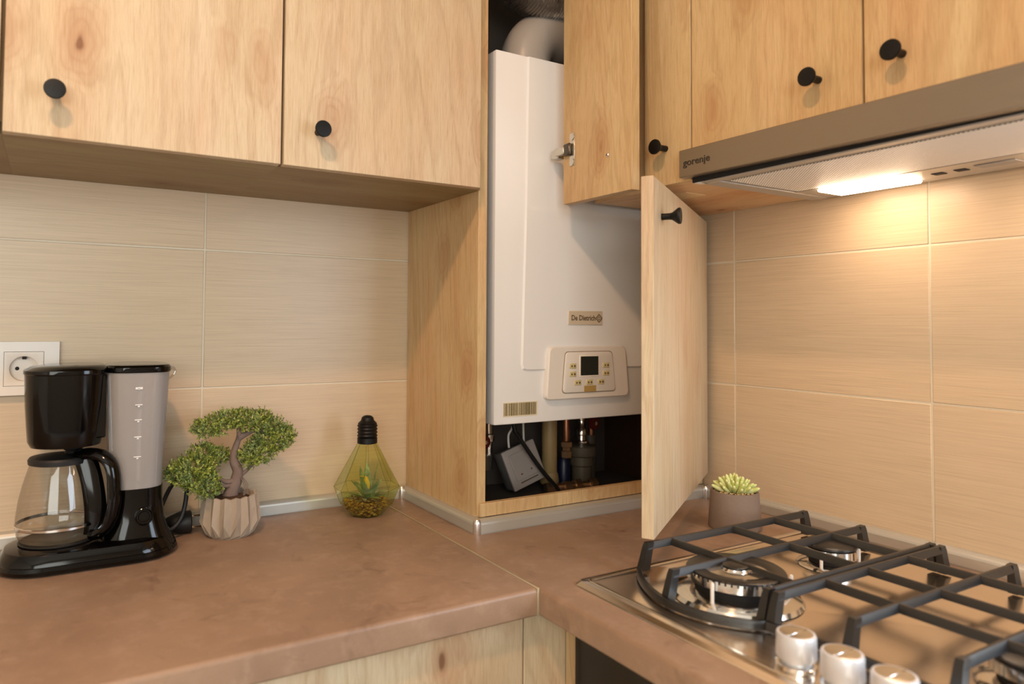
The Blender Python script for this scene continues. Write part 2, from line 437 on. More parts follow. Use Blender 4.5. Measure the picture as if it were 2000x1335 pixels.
# aluminium splash trims (profile: u = distance from wall, v = height)
TD, TH = .0148, .0245
prof = [(0, .0), (TD-.0015, 0), (TD-.0015, .0022), (TD, .0024), (TD, .0165), (TD-.0012, .0195), (TD-.0035, .0222), (.006, .0242), (0, .0245)]
def trim(n, fn, a, b, caps=()):
    bm = new_bm(); prism(bm, prof, a, b, fn); o = struct('trim_%d' % n, bm, ALU, True, 12)
    for c in caps:
        bm = new_bm()
        lathe(bm, [(.0072, 0), (.0076, .001), (.0076, .018), (.0068, .022), (.0045, .0252), (.001, .0262)], (c[0], c[1], Z0), seg=20)
        finish('corner_cap', bm, ALUC, o)
trim(1, lambda u, v, w: Vector((w, -u, Z0+v)), -2.5, -CW-.010)
trim(2, lambda u, v, w: Vector((-CW-u, w, Z0+v)), -CD-.006, -.010, [(-CW-.0078, -CD-.0072), (-CW-.0155, -.0145)])
trim(3, lambda u, v, w: Vector((w, -CD-u, Z0+v)), -CW-.003, -.010, [(-.0150, -CD-.0152)])
trim(4, lambda u, v, w: Vector((-u, w, Z0+v)), -2.0, -CD-.012)

# ------------------------------------------------------------------ knobs
def knob(bm, p, d, s=1.0):
    lathe(bm, [(.0050*s, 0), (.0050*s, .012), (.0058*s, .016), (.0100*s, .0215), (.0122*s, .0245), (.0126*s, .027), (.0118*s, .0285), (.006*s, .0290)], p, d, 24)

# ------------------------------------------------------------------ wall cabinets on the left wall
FD = -.3109
def wall_cab_left(x0, x1, dx0, dx1, knobx, label, endgap=True):
    t = thing('upper_cabinet', ((x0+x1)/2, -.15, ZC), label, 'cabinet', 'wall cabinets over the coffee maker')
    bm = new_bm(); box(bm, x0, x0+.016, -.290, -.002, ZC+.016, 2.2); finish('side_panel', bm, OAKW, t, False)
    bm = new_bm(); box(bm, x1-.016, x1, -.290, -.002, ZC+.016, 2.2); finish('side_panel', bm, OAKW, t, False)
    bm = new_bm(); box(bm, x0, x1, -.290, -.002, ZC+.0005, ZC+.0165); finish('bottom_panel', bm, OAKX_SHADED, t, False)
    bm = new_bm(); box(bm, x0, x1, -.290, -.002, 2.184, 2.2); finish('top_panel', bm, OAKX_SHADED, t, False)
    bm = new_bm(); box(bm, dx0, dx1, FD, FD+.018, ZC, 2.198, .0007); d = finish('door', bm, OAK, t, True)
    bm = new_bm(); knob(bm, (knobx, FD, 1.5465), (0, -1, 0)); finish('knob', bm, BLACK, d)
    return t
wall_cab_left(-1.640, -1.2632, -1.636, -1.2660, -1.58, 'light oak wall cabinet, only a sliver showing at the far left edge')
wall_cab_left(-1.2630, -.9135, -1.2612, -.9152, -1.2060, 'light oak wall cabinet above the coffee maker, knob at its lower left')
wall_cab_left(-.9135, -CW-.0004, -.9112, -.5695, -.8595, 'light oak wall cabinet next to the white boiler')

# ------------------------------------------------------------------ boiler column (corner cupboard)
bc = thing('boiler_cupboard', (-CW/2, -CD/2, Z0), 'tall oak corner cupboard with open doors around the white boiler', 'cupboard')
bm = new_bm(); box(bm, -CW, -CW+.018, -.2850, -.002, Z0+.001, 2.2, .0006); finish('side_panel', bm, OAKW, bc, True)
bm = new_bm(); box(bm, -.5547, -.004, -CD, -CD+.012, .9254, .9480, .0005); finish('sill_board', bm, OAKW, bc, True)
bm = new_bm(); box(bm, -.3500, -.3320, FD+.004, -.2640, ZC+.002, 2.2, .0005); finish('side_panel', bm, OAKW, bc, True)
SHADE_LINER = plain('shade_liner', srgb(78, 68, 62), .8)  # added lining; its dark colour stands in for shade inside the cupboard
bm = new_bm(); box(bm, -CW+.0185, -.003, -.0075, -.0015, Z0+.001, 2.2); finish('back_shade_panel', bm, SHADE_LINER, bc, False)
bm = new_bm(); box(bm, -.024, -.0155, -.284, -.008, Z0+.005, ZC); finish('right_panel', bm, plain('shaded_oak_inside', srgb(66, 44, 28), .6), bc, False)  # dark brown here also carries the painted shade of the interior
bm = new_bm(); box(bm, -CW+.0185, -.019, -.284, -.008, Z0+.0008, Z0+.004); finish('base_shade_panel', bm, SHADE_LINER, bc, False)
# lower door, standing open
th = math.radians(32.9); Lw = .5227; hx, hy = -.0110, -.3126
zb, zt = .9523, 1.4764
dv = Vector((-math.cos(th), -math.sin(th), 0)); nv = Vector((math.sin(th), -math.cos(th), 0))
Mdoor = Matrix(((dv.x, nv.x, 0, hx), (dv.y, nv.y, 0, hy), (0, 0, 1, 0), (0, 0, 0, 1)))
bm = new_bm(); box(bm, 0, Lw, -.018, 0, zb, zt, .0007, Mdoor); ld = finish('door', bm, OAK, bc, True); ld['label'] = 'lower oak door standing open'
bm = new_bm(); kp = Mdoor @ Vector((Lw-.058, 0, 1.4235)); knob(bm, kp, nv); finish('knob', bm, BLACK, ld)
for zz in (1.02, 1.445):
    bm = new_bm(); lathe(bm, [(.0015, 0), (.017, .0005), (.017, .002), (.003, .0022)], Mdoor @ Vector((.030, -.018, zz)), -nv, 20)
    box(bm, -.002, .030, -.030, -.020, zz-.007, zz+.007, .001, Mdoor); finish('hinge', bm, SATIN, ld)
# upper door, open flat towards the camera
ux0, ux1, uy0, uy1, uz = -.3895, -.3715, -.4880, -.3100, 1.4795
bm = new_bm(); box(bm, ux0, ux1, uy0, uy1, uz, 2.198, .0007); ud = finish('door', bm, OAKW, bc, True); ud['label'] = 'narrow upper oak door standing open, inner face showing'
hz = 1.5765
bm = new_bm()
box(bm, ux0-.0012, ux0, -.3430, -.3290, hz-.030, hz+.030, .0004)
lathe(bm, [(.006, 0), (.0065, .001), (.003, .0012)], (ux0-.0012, -.336, hz+.023), (-1, 0, 0), 12)
lathe(bm, [(.006, 0), (.0065, .001), (.003, .0012)], (ux0-.0012, -.336, hz-.023), (-1, 0, 0), 12)
finish('hinge_plate', bm, SATIN, ud)
bm = new_bm()
box(bm, ux0-.008, ux0-.001, -.336, -.318, hz-.010, hz+.012, .002)
finish('hinge_cup', bm, plain('dark_hinge', (.12, .10, .08, 1), .35, metal=1), ud)
bm = new_bm()
box(bm, ux0-.010, ux0-.001, -.322, -.298, hz-.0065, hz+.0075, .001)
box(bm, ux0-.006, ux0+.012, -.300, -.280, hz-.009, hz+.007, .001)
box(bm, ux0-.007, ux0-.004, -.302, -.290, hz-.010, hz+.009, .001)
finish('hinge_arm', bm, SATIN, ud)
bm = new_bm(); lathe(bm, [(.0035, 0), (.0035, .0015), (.002, .003), (.0005, .003)], (ux0, -.4315, 1.5470), (-1, 0, 0), 12); finish('screw', bm, CHROME, ud)

# ------------------------------------------------------------------ wall cabinets on the right wall
XB = -.32
t = thing('upper_cabinet', (-.15, -.43, ZC), 'narrow oak wall cabinet between the boiler and the cooker hood', 'cabinet')
bm = new_bm(); box(bm, -.302, -.002, -.5492, FD+.015, ZC+.0005, ZC+.0165); finish('bottom_panel', bm, OAKY, t, False)
bm = new_bm(); box(bm, -.302, -.002, -.5492, -.5332, ZC+.0165, 2.2); finish('side_panel', bm, OAKW, t, False)
bm = new_bm(); box(bm, -.302, -.286, -.5332, FD+.015, ZC+.0165, 2.2); finish('front_filler', bm, OAKW, t, False)
bm = new_bm(); box(bm, XB, XB+.0175, -.5485, -.4470, ZC, 2.198, .0007); d = finish('door', bm, OAKW, t, True)
bm = new_bm(); knob(bm, (XB, -.4960, 1.5530), (-1, 0, 0)); finish('knob', bm, BLACK, d)
bm = new_bm(); box(bm, -.245, -.195, -.47, -.405, ZC-.0006, ZC+.0004); finish('pale_patch', bm, plain('pale_patch_mat', srgb(214, 186, 140), .5), t, False)  # thin pale rectangle on the cabinet underside
t = thing('upper_cabinet', (-.15, -.85, 1.54), 'wide two-door oak wall cabinet above the cooker hood', 'cabinet')
bm = new_bm(); box(bm, -.302, -.002, -.5660, -.5498, 1.5300, 2.2); finish('side_panel', bm, OAKW, t, False)
bm = new_bm(); box(bm, -.302, -.002, -1.1500, -1.1340, 1.5300, 2.2); finish('side_panel', bm, OAKW, t, False)
bm = new_bm(); box(bm, -.302, -.002, -1.1340, -.5660, 1.5400, 1.5560); finish('bottom_panel', bm, OAKY, t, False)
for (a, b, ky) in ((-.8275, -.5515, -.7690), (-1.148, -.8305, -.8770)):
    bm = new_bm(); box(bm, XB, XB+.0175, a, b, 1.528, 2.198, .0007); d = finish('door', bm, OAKW, t, True)
    bm = new_bm(); knob(bm, (XB, ky, 1.5880), (-1, 0, 0)); finish('knob', bm, BLACK, d)

# ------------------------------------------------------------------ cooker hood
hd = thing('cooker_hood', (-.17, -.84, 1.486), 'slim pull-out steel cooker hood with lit lamp over the hob', 'hood')
HY0, HY1 = -1.135, -.5412
def droop(bm, vs):
    for v in vs:
        v.co.z += (v.co.y - HY1)*(.0145 if v.co.z < 1.51 else .008)
bm = new_bm(); vs = box(bm, -.3385, -.3215, HY0, HY1, 1.4940, 1.5375, .0008); droop(bm, [v for v in bm.verts]); finish('front_panel', bm, HOODSTEEL, hd, True)
bm = text_bm('gorenje', .0155, .0002, lambda x, y, z: Vector((-.3388 - z, -.5768 - x, 1.5158 + y)), bold=.0002, sx=1.12)
for v in bm.verts: v.co.z += (v.co.y - HY1)*.012
finish('lettering', bm, plain('lettering_dark', srgb(44, 36, 28), .5), hd, False)
bm = new_bm(); box(bm, -.318, -.030, HY0+.01, -.5640, 1.4865, 1.53); finish('body', bm, plain('hood_painted_grey', srgb(168, 160, 148), .42, metal=.25), hd, False)
bm = new_bm()   # underside frame lip and runner
box(bm, -.318, -.305, HY0+.012, -.572, 1.4838, 1.4865, .0006); box(bm, -.305, -.028, -.592, -.5640, 1.4835, 1.4866, .0006)
box(bm, -.118, -.028, HY0+.012, -.592, 1.4845, 1.4866, .0006)
finish('underside_frame', bm, plain('hood_frame_grey', srgb(176, 170, 162), .36, metal=.35), hd)
bm = new_bm(); box(bm, -.318, -.300, -.5630, -.5530, 1.4850, 1.4930, .001); finish('slide_rail', bm, plain('white_nylon', srgb(210, 205, 196), .4), hd)
bm = new_bm(); box(bm, -.321, -.3185, HY0+.012, -.5530, 1.486, 1.500); finish('gasket', bm, DARK, hd, False)
bm = new_bm(); box(bm, -.288, -.122, -1.10, -.600, 1.4848, 1.4862); finish('grease_filter', bm, FILTERM, hd, False)
for (a, b) in ((-.762, -.632), (-1.055, -.925)):
    bm = new_bm(); box(bm, -.118, -.052, a, b, 1.4790, 1.4845, .002); finish('lamp_lens', bm, LENS, hd)
bm = new_bm(); box(bm, -.085, -.070, -.805, -.790, 1.4835, 1.4845); finish('switch', bm, DARK, hd, False)
bm = new_bm(); box(bm, -.085, -.070, -.835, -.820, 1.4835, 1.4845); finish('switch', bm, DARK, hd, False)
bm = new_bm(); box(bm, -.095, -.070, -.90, -.85, 1.4830, 1.4845, .001); finish('filter_latch', bm, SIDEG, hd)

# ------------------------------------------------------------------ boiler
YB = -.262; bcx = -.297; bx0, bx1 = -.508, -.086; bz0, bz1 = 1.0755, 1.763
bo = thing('gas_boiler', (bcx, -.12, bz0), 'white wall-hung gas boiler with a small control panel in the open cupboard', 'boiler')
bm = new_bm(); box(bm, bx0+.006, bx1-.006, -.232, -.004, bz0+.006, bz1-.006, .002); finish('casing', bm, SIDEG, bo)
bm = new_bm(); box(bm, bx0, bx1, YB, -.228, bz0, bz1, .003, seg=2); finish('front_cover', bm, WHITEM, bo)
# raised centre field of the cover: chamfered plate, narrower at the top
def field(bm, pts, y_back, y_front, inset):
    c = sum((Vector((p[0], 0, p[1])) for p in pts), Vector())/len(pts)
    a = [Vector((p[0], y_back, p[1])) for p in pts]
    b = []
    for p in pts:
        q = Vector((p[0], 0, p[1])); d = c - q; b.append(Vector((p[0] + inset*(1 if d.x > 0 else -1), y_front, p[1] + inset*(1 if d.z > 0 else -1))))
    skin(bm, [a, b], cap0=False)
bm = new_bm()
zL = 1.1715
left = [(-.4385, bz1-.0010), (-.4395, 1.70), (-.4430, 1.45), (-.4500, 1.20), (-.4505, 1.183), (-.4475, 1.1740), (-.4400, zL)]
right = [(2*bcx - x, z) for x, z in left][::-1]
pts = left + right
a = [Vector((x, YB+.0005, z)) for x, z in pts]
b = [Vector((x + (.0030 if x < bcx else -.0030), YB-.0036, z + (.0035 if z < 1.3 else -.0005))) for x, z in pts]
skin(bm, [a, b], cap0=False); finish('cover_relief', bm, WHITEM, bo, True, angle=12)
# control panel
def rpoly(c, r=.010, n=5):
    out = []
    for i in range(4):
        p0 = Vector(c[i-1]); p = Vector(c[i]); p1 = Vector(c[(i+1) % 4])
        u = (p0-p).normalized(); v = (p1-p).normalized()
        A = p + u*r; B = p + v*r
        for k in range(n+1):
            t_ = k/n; out.append(A*(1-t_)**2 + p*2*t_*(1-t_) + B*t_*t_)
    return out
def plate(bm, corners, r, y0, y1, inset=0.003):
    P = rpoly(corners, r); c = sum(P, Vector((0, 0)))/len(P)
    f = lambda k, y: [Vector((c.x + (p.x-c.x)*k, y, c.y + (p.y-c.y)*k)) for p in P]
    w = max(p.x for p in P) - c.x
    skin(bm, [f(1, y0), f(1, y1 + .4*(y0-y1)), f(1 - .35*inset/w, y1 + .12*(y0-y1)), f(1 - inset/w, y1)], cap0=False)
def yoff(p): return (p[0], p[1])
K = Vector((-.297, 1.1675))
bm = new_bm(); plate(bm, [(-.4005, 1.1165), (-.3935, 1.2165), (-.2000, 1.2165), (-.1905, 1.1165)], .012, YB, YB-.011, .004); cp = finish('control_panel', bm, WHITEP, bo, True, angle=25)
bm = new_bm(); plate(bm, [(-.3635, 1.1275), (-.3565, 1.2075), (-.2380, 1.2075), (-.2285, 1.1275)], .009, YB-.0105, YB-.0118, .001); finish('panel_groove', bm, plain('groove_grey', srgb(150, 134, 116), .5), cp, True, angle=25)
bm = new_bm(); plate(bm, [(-.3620, 1.1290), (-.3550, 1.2060), (-.2395, 1.2060), (-.2300, 1.1290)], .009, YB-.0108, YB-.0135, .002); finish('key_field', bm, WHITEP, cp, True, angle=25)
yk = YB-.0135
bm = new_bm(); box(bm, -.3225, -.2735, yk-.0008, yk+.002, 1.1585, 1.2000, .0006); finish('screen_bezel', bm, plain('bezel_pale', srgb(240, 230, 215), .3), cp)
bm = new_bm(); box(bm, -.3200, -.2760, yk-.0014, yk, 1.1610, 1.1975, .0003); finish('screen', bm, SCREEN, cp)
for (x, z) in ((-.3385, 1.1795), (-.3385, 1.1640), (-.2555, 1.1795), (-.2555, 1.1640), (-.3265, 1.1475), (-.2975, 1.1475), (-.2685, 1.1475)):
    bm = new_bm(); box(bm, x-.0085, x+.0085, yk-.0012, yk+.001, z-.0050, z+.0050, .0010)
    kb = finish('button', bm, BTN, cp)
    bm = new_bm(); box(bm, x-.0048, x-.0018, yk-.0018, yk-.001, z-.0015, z+.0013); box(bm, x+.0020, x+.0052, yk-.0018, yk-.001, z-.0018, z+.0018); o = finish('button_print', bm, PRINT, cp, False)
bm = new_bm(); box(bm, -.3110, -.2815, yk-.0006, yk+.001, 1.1295, 1.1410); finish('sticker', bm, TAN, cp, False)
# logo plate
bm = new_bm(); box(bm, -.3425, -.2575, YB-.0055, YB-.003, 1.2580, 1.2850, .0008); lp = finish('logo_plate', bm, PLATE, bo)
bm = text_bm('De Dietrich', .0142, .0001, lambda x, y, z: Vector((-.3060 + x, YB-.0058 - z, 1.2712 + y)), bold=.0003, sx=.88); finish('lettering', bm, PRINT, lp, False)
bm = new_bm()
for s_, w in ((.0078, .0018), (.0036, .0012)):
    for k in range(4):
        a0 = math.radians(90*k); a1 = math.radians(90*(k+1)); cx_, cz_ = -.2672, 1.2712
        p0 = Vector((cx_ + s_*math.cos(a0), 0, cz_ + s_*math.sin(a0))); p1 = Vector((cx_ + s_*math.cos(a1), 0, cz_ + s_*math.sin(a1)))
        tube(bm, [(p0.x, YB-.0057, p0.z), (p1.x, YB-.0057, p1.z)], w*.5, 6)
finish('emblem', bm, PRINT, lp, False)
# barcode label
bm = new_bm(); box(bm, -.4885, -.4125, YB-.0006, YB, 1.0895, 1.1155); bl = finish('barcode_label', bm, plain('label_cream', srgb(220, 208, 178), .5), bo, False)
bm = new_bm(); x = -.4870; random.seed(3)
while x < -.4145:
    w = random.choice([.0007, .0010, .0016, .0022]); box(bm, x, x+w, YB-.0009, YB-.0005, 1.0915, 1.1140); x += w + random.choice([.0006, .0010, .0014])
finish('bars', bm, BARP, bl, False)

# flue elbow on the boiler
fe = thing('flue_elbow', (-.345, -.14, bz1), 'grey-white flue elbow rising from the top of the boiler', 'flue')
bm = new_bm(); R = .052; cxx, cyy = -.365, -.150; bend = .070
P = [Vector((cxx, cyy, bz1-.004)), Vector((cxx, cyy, bz1+.033))]
for k in range(1, 15):
    a = (PI/2)*k/14; P.append(Vector((cxx + bend*(1-math.cos(a)), cyy, bz1+.033 + bend*math.sin(a))))
P.append(P[-1] + Vector((.10, 0, 0)))
tube(bm, P, R, 28); finish('elbow', bm, FLUE, fe)
bm = new_bm(); p = P[-1]; lathe(bm, [(R+.004, -.075), (R+.006, -.07), (R+.006, -.035), (R+.004, -.03)], p, (1, 0, 0), 28); lathe(bm, [(R+.001, 0), (R+.006, .002), (R+.006, .012), (R+.001, .014)], (cxx, cyy, bz1), (0, 0, 1), 28); finish('collar', bm, plain('flue_collar', srgb(110, 104, 98), .5), fe)
# foil duct
bm = new_bm(); pts = smooth_path([(-.49, -.16, 2.14), (-.435, -.175, 2.005), (-.365, -.185, 1.946), (-.28, -.19, 1.955), (-.16, -.19, 2.03), (-.12, -.19, 2.15)], 40)
rad = [.0585 + (.0022 if i % 2 else -.0022) for i in range(len(pts))]
tube(bm, pts, rad, 28); tag(finish('foil_duct', bm, FOIL, None, True, (-.35, -.18, 1.95), 80), 'ribbed silver foil duct above the flue elbow', 'duct')

# ------------------------------------------------------------------ pipework under the boiler
def cyl(bm, x, y, z0, z1, r, seg=20): lathe(bm, [(r*.97, z0), (r, z0+.001), (r, z1-.001), (r*.97, z1)], (x, y, 0), seg=seg)
sb = thing('surface_socket', (-.30, -.105, .94), 'white surface socket box hanging tilted under the boiler', 'socket')
Msb = Matrix.Translation((-.3443, -.1190, .9655)) @ Matrix.Rotation(math.radians(-17), 4, 'Y') @ Matrix.Rotation(math.radians(-12), 4, 'X')
bm = new_bm(); box(bm, -.0405, .0405, 0, .034, -.0405, .0405, .004, Msb, 2); finish('back_box', bm, plain('box_grey', srgb(96, 92, 90), .45), sb)
bm = new_bm(); box(bm, -.0420, .0420, -.007, .001, -.0420, .0420, .003, Msb, 2); FPM = plain('socket_face_grey', srgb(168, 156, 150), .4); fp = finish('face_plate', bm, FPM, sb)
bm = new_bm(); box(bm, -.030, .030, -.0085, -.006, -.026, .030, .002, Msb); finish('flap', bm, FPM, sb)
bm = new_bm(); box(bm, -.016, -.012, -.0090, -.008, -.016, -.013, 0, Msb); box(bm, .010, .014, -.0090, -.008, -.014, -.011, 0, Msb); box(bm, -.022, .022, -.0088, -.006, -.0315, -.0295, 0, Msb); finish('slot', bm, PRINT, sb, False)
bm = new_bm(); tube(bm, [(-.392, -.150, 1.078), (-.386, -.150, 1.044), (-.3778, -.150, 1.033), (-.3548, -.150, 1.0023), (-.3158, -.150, .955), (-.2732, -.150, .9115)], .0045, 10, 6)
tag(finish('black_cable', bm, RUBBER, None, True, (-.27, -.13, .95)), 'black cable running diagonally across the tilted socket box', 'cable')
for i, pth in enumerate(([(-.362, -.120, 1.077), (-.3726, -.120, 1.0443), (-.3814, -.120, 1.0291), (-.3787, -.118, 1.004)], [(-.345, -.120, 1.077), (-.3443, -.120, 1.0477), (-.3415, -.118, 1.010)])):
    bm = new_bm(); tube(bm, pth, .0022, 8, 5)
    tag(finish('thin_cable', bm, WHITEP, None, True, pth[0]), ('thin white cable curving down to the left corner of the socket box', 'thin white cable dropping straight behind the socket box')[i], 'cable')
bm = new_bm(); cyl(bm, -.261, -.10, .925, 1.074, .0165); lathe(bm, [(.019, .915), (.021, .92), (.019, .935), (.0166, .94)], (-.261, -.10, 0)); tag(finish('drain_pipe', bm, CREAMP, None, True, (-.261, -.10, .91)), 'cream plastic pipe coming straight down beside the socket box', 'pipe')
tr = thing('siphon', (-.172, -.10, .90), 'grey plastic siphon fitting under the boiler', 'fitting')
bm = new_bm(); lathe(bm, [(.022, Z0), (.022, .945), (.026, .948), (.026, .966), (.032, .969), (.033, .972), (.033, .988), (.031, .990), (.014, .991)], (-.172, -.10, 0), seg=24); finish('body', bm, GREYP, tr)
bm = new_bm(); lathe(bm, [(.016, .990), (.017, .992), (.017, 1.000), (.011, 1.002), (.010, 1.012), (.013, 1.014), (.013, 1.026), (.010, 1.030), (.009, 1.045), (.011, 1.047), (.011, 1.074)], (-.172, -.10, 0), seg=12); finish('nut', bm, CHROME, tr)
va = thing('gas_valve', (-.225, -.11, .95), 'copper and brass valve with a blue grip under the boiler', 'valve')
bm = new_bm(); cyl(bm, -.231, -.12, 1.005, 1.074, .008, 14); finish('pipe', bm, COPPER, va)
bm = new_bm(); lathe(bm, [(.010, .970), (.012, .972), (.012, .985), (.009, .987), (.009, .993), (.013, .995), (.013, 1.005), (.008, 1.008)], (-.231, -.12, 0), seg=6); finish('nut', bm, BRASS, va)
bm = new_bm(); lathe(bm, [(.012, .905), (.014, .907), (.014, .955), (.010, .966), (.008, .970)], (-.222, -.10, 0), seg=16); finish('grip', bm, BLUEP, va)
bm = new_bm(); cyl(bm, -.115, -.06, Z0+.001, 1.074, .014); tag(finish('riser_pipe', bm, GREYP, None, True, (-.115, -.06, Z0)), 'dull riser pipe at the right under the boiler', 'pipe')
for (x, y, z, lab) in ((-.1525, -.115, 1.040, 'red round valve handle right of the siphon'), (-.440, -.115, 1.020, 'red round valve handle at the left under the boiler')):
    v = thing('red_valve', (x, y, z), lab, 'valve')
    bm = new_bm(); lathe(bm, [(.004, -.001), (.013, 0), (.015, .003), (.013, .009), (.004, .010)], (x, y, z), (0, -1, 0), 16); finish('handle', bm, REDP, v)
    bm = new_bm(); lathe(bm, [(.0045, .0095), (.0045, .0125), (.001, .0130)], (x, y, z), (0, -1, 0), 6); finish('screw', bm, CHROME, v)
    bm = new_bm(); cyl(bm, x+.012*(1 if x < -.3 else 1), y+.02, z-.03, 1.074, .007, 12); finish('pipe', bm, COPPER, v)
bm = new_bm(); lathe(bm, [(.016, Z0), (.016, .955), (.024, .958), (.024, .985), (.014, .988), (.012, 1.074)], (-.428, -.08, 0), seg=20); tag(finish('pipe_fitting', bm, GREYP, None, True, (-.428, -.08, Z0)), 'grey pipe fitting just inside the left cupboard panel', 'fitting')
bm = new_bm(); lathe(bm, [(.009, .955), (.009, 1.012), (.013, 1.014), (.013, 1.028), (.009, 1.03), (.009, 1.074)], (-.405, -.08, 0), seg=12); tag(finish('metal_hose', bm, CHROME, None, True, (-.405, -.08, .955)), 'ribbed metal hose end left of the white cables', 'hose')
bm = new_bm()
tube(bm, [(-.290, -.14, .913), (-.255, -.145, .916), (-.215, -.142, .914), (-.180, -.15, .912)], .009, 10, 4)
for (x, y) in ((-.292, -.140), (-.250, -.146), (-.218, -.142), (-.182, -.150)): lathe(bm, [(.011, -.009), (.014, -.007), (.014, .007), (.011, .009)], (x, y, .914), (1, -.15, 0), 6)
tag(finish('pipe_tee', bm, BRASS, None, True, (-.235, -.145, Z0)), 'worn brass pipe tee lying behind the oak sill', 'pipe')

# ------------------------------------------------------------------ base units
BY, BX = -.530, -.5557
t = thing('base_cabinet', (-1.1, -.26, 0), 'light oak base cabinet under the left worktop', 'cabinet')
bm = new_bm(); box(bm, -1.6, -.6290, -.51, -.002, .10, Z0-T-.001); finish('body', bm, OAKW, t, False)
bm = new_bm(); box(bm, -1.23, -.6305, BY, -.5115, .10, Z0-T-.002, .0006); finish('door', bm, OAK, t)
bm = new_bm(); box(bm, -1.6, -.60, -.47, -.45, 0, .10); finish('plinth', bm, OAKX_SHADED, t, False)
t = thing('corner_post', (-.58, -.53, 0), 'oak corner filler between the left base cabinet and the oven', 'filler')
bm = new_bm(); box(bm, -.6280, BX, BY, -.512, .10, Z0-T-.001, .0006); finish('front_panel', bm, OAK, t)
bm = new_bm(); box(bm, BX-.0004, BX+.0175, -.5760, BY-.0002, .10, Z0-T-.001, .0005); finish('return_panel', bm, OAKW, t)
t = thing('built_in_oven', (-.35, -.87, .15), 'black built-in oven under the hob', 'oven')
bm = new_bm(); box(bm, -.553, -.02, -1.172, -.580, .10, Z0-T-.001); finish('body', bm, DARK, t, False)
bm = new_bm(); box(bm, -.572, -.5535, -1.172, -.5780, .15, Z0-T-.008, .001); finish('steel_frame', bm, plain('oven_frame', (.75, .74, .72, 1), .3, metal=.8), t)
bm = new_bm(); box(bm, -.580, -.5722, -1.170, -.5800, .15, Z0-T-.008, .001); finish('door_glass', bm, OVENG, t)

# ------------------------------------------------------------------ gas hob
hob = thing('gas_hob', (-.31, -.86, Z0), 'stainless steel gas hob with three tall silver knobs', 'hob')
hx0, hx1, hy0, hy1 = -.5690, -.0600, -1.160, -.5590
bm = new_bm()
cxh, cyh, ax_, ay_ = (hx0+hx1)/2, (hy0+hy1)/2, (hx1-hx0)/2, (hy1-hy0)/2
rings = [rrect(cxh, cyh, ax_, ay_, .012, Z0+.0002), rrect(cxh, cyh, ax_-.0005, ay_-.0005, .012, Z0+.0015), rrect(cxh, cyh, ax_-.006, ay_-.006, .010, Z0+.0062), rrect(cxh, cyh, ax_-.013, ay_-.013, .008, Z0+.0070),
         rrect(cxh, cyh, ax_-.015, ay_-.015, .008, Z0+.0062), rrect(cxh, cyh, ax_-.022, ay_-.022, .008, Z0+.0040)]
skin(bm, rings); finish('hob_plate', bm, STEEL, hob, True, angle=25)
HZ = Z0+.0040
bmr = new_bm(); 
lip = [rrect(cxh, cyh, ax_-.0148, ay_-.0148, .008, HZ+.0026), rrect(cxh, cyh, ax_-.0156, ay_-.0156, .008, HZ+.0036), rrect(cxh, cyh, ax_-.0172, ay_-.0172, .008, HZ+.0028)]
skin(bmr, lip, cap0=False, cap1=False); finish('rim_bead', bmr, plain('bright_bead', (.85, .80, .72, 1), .25, metal=1), hob)
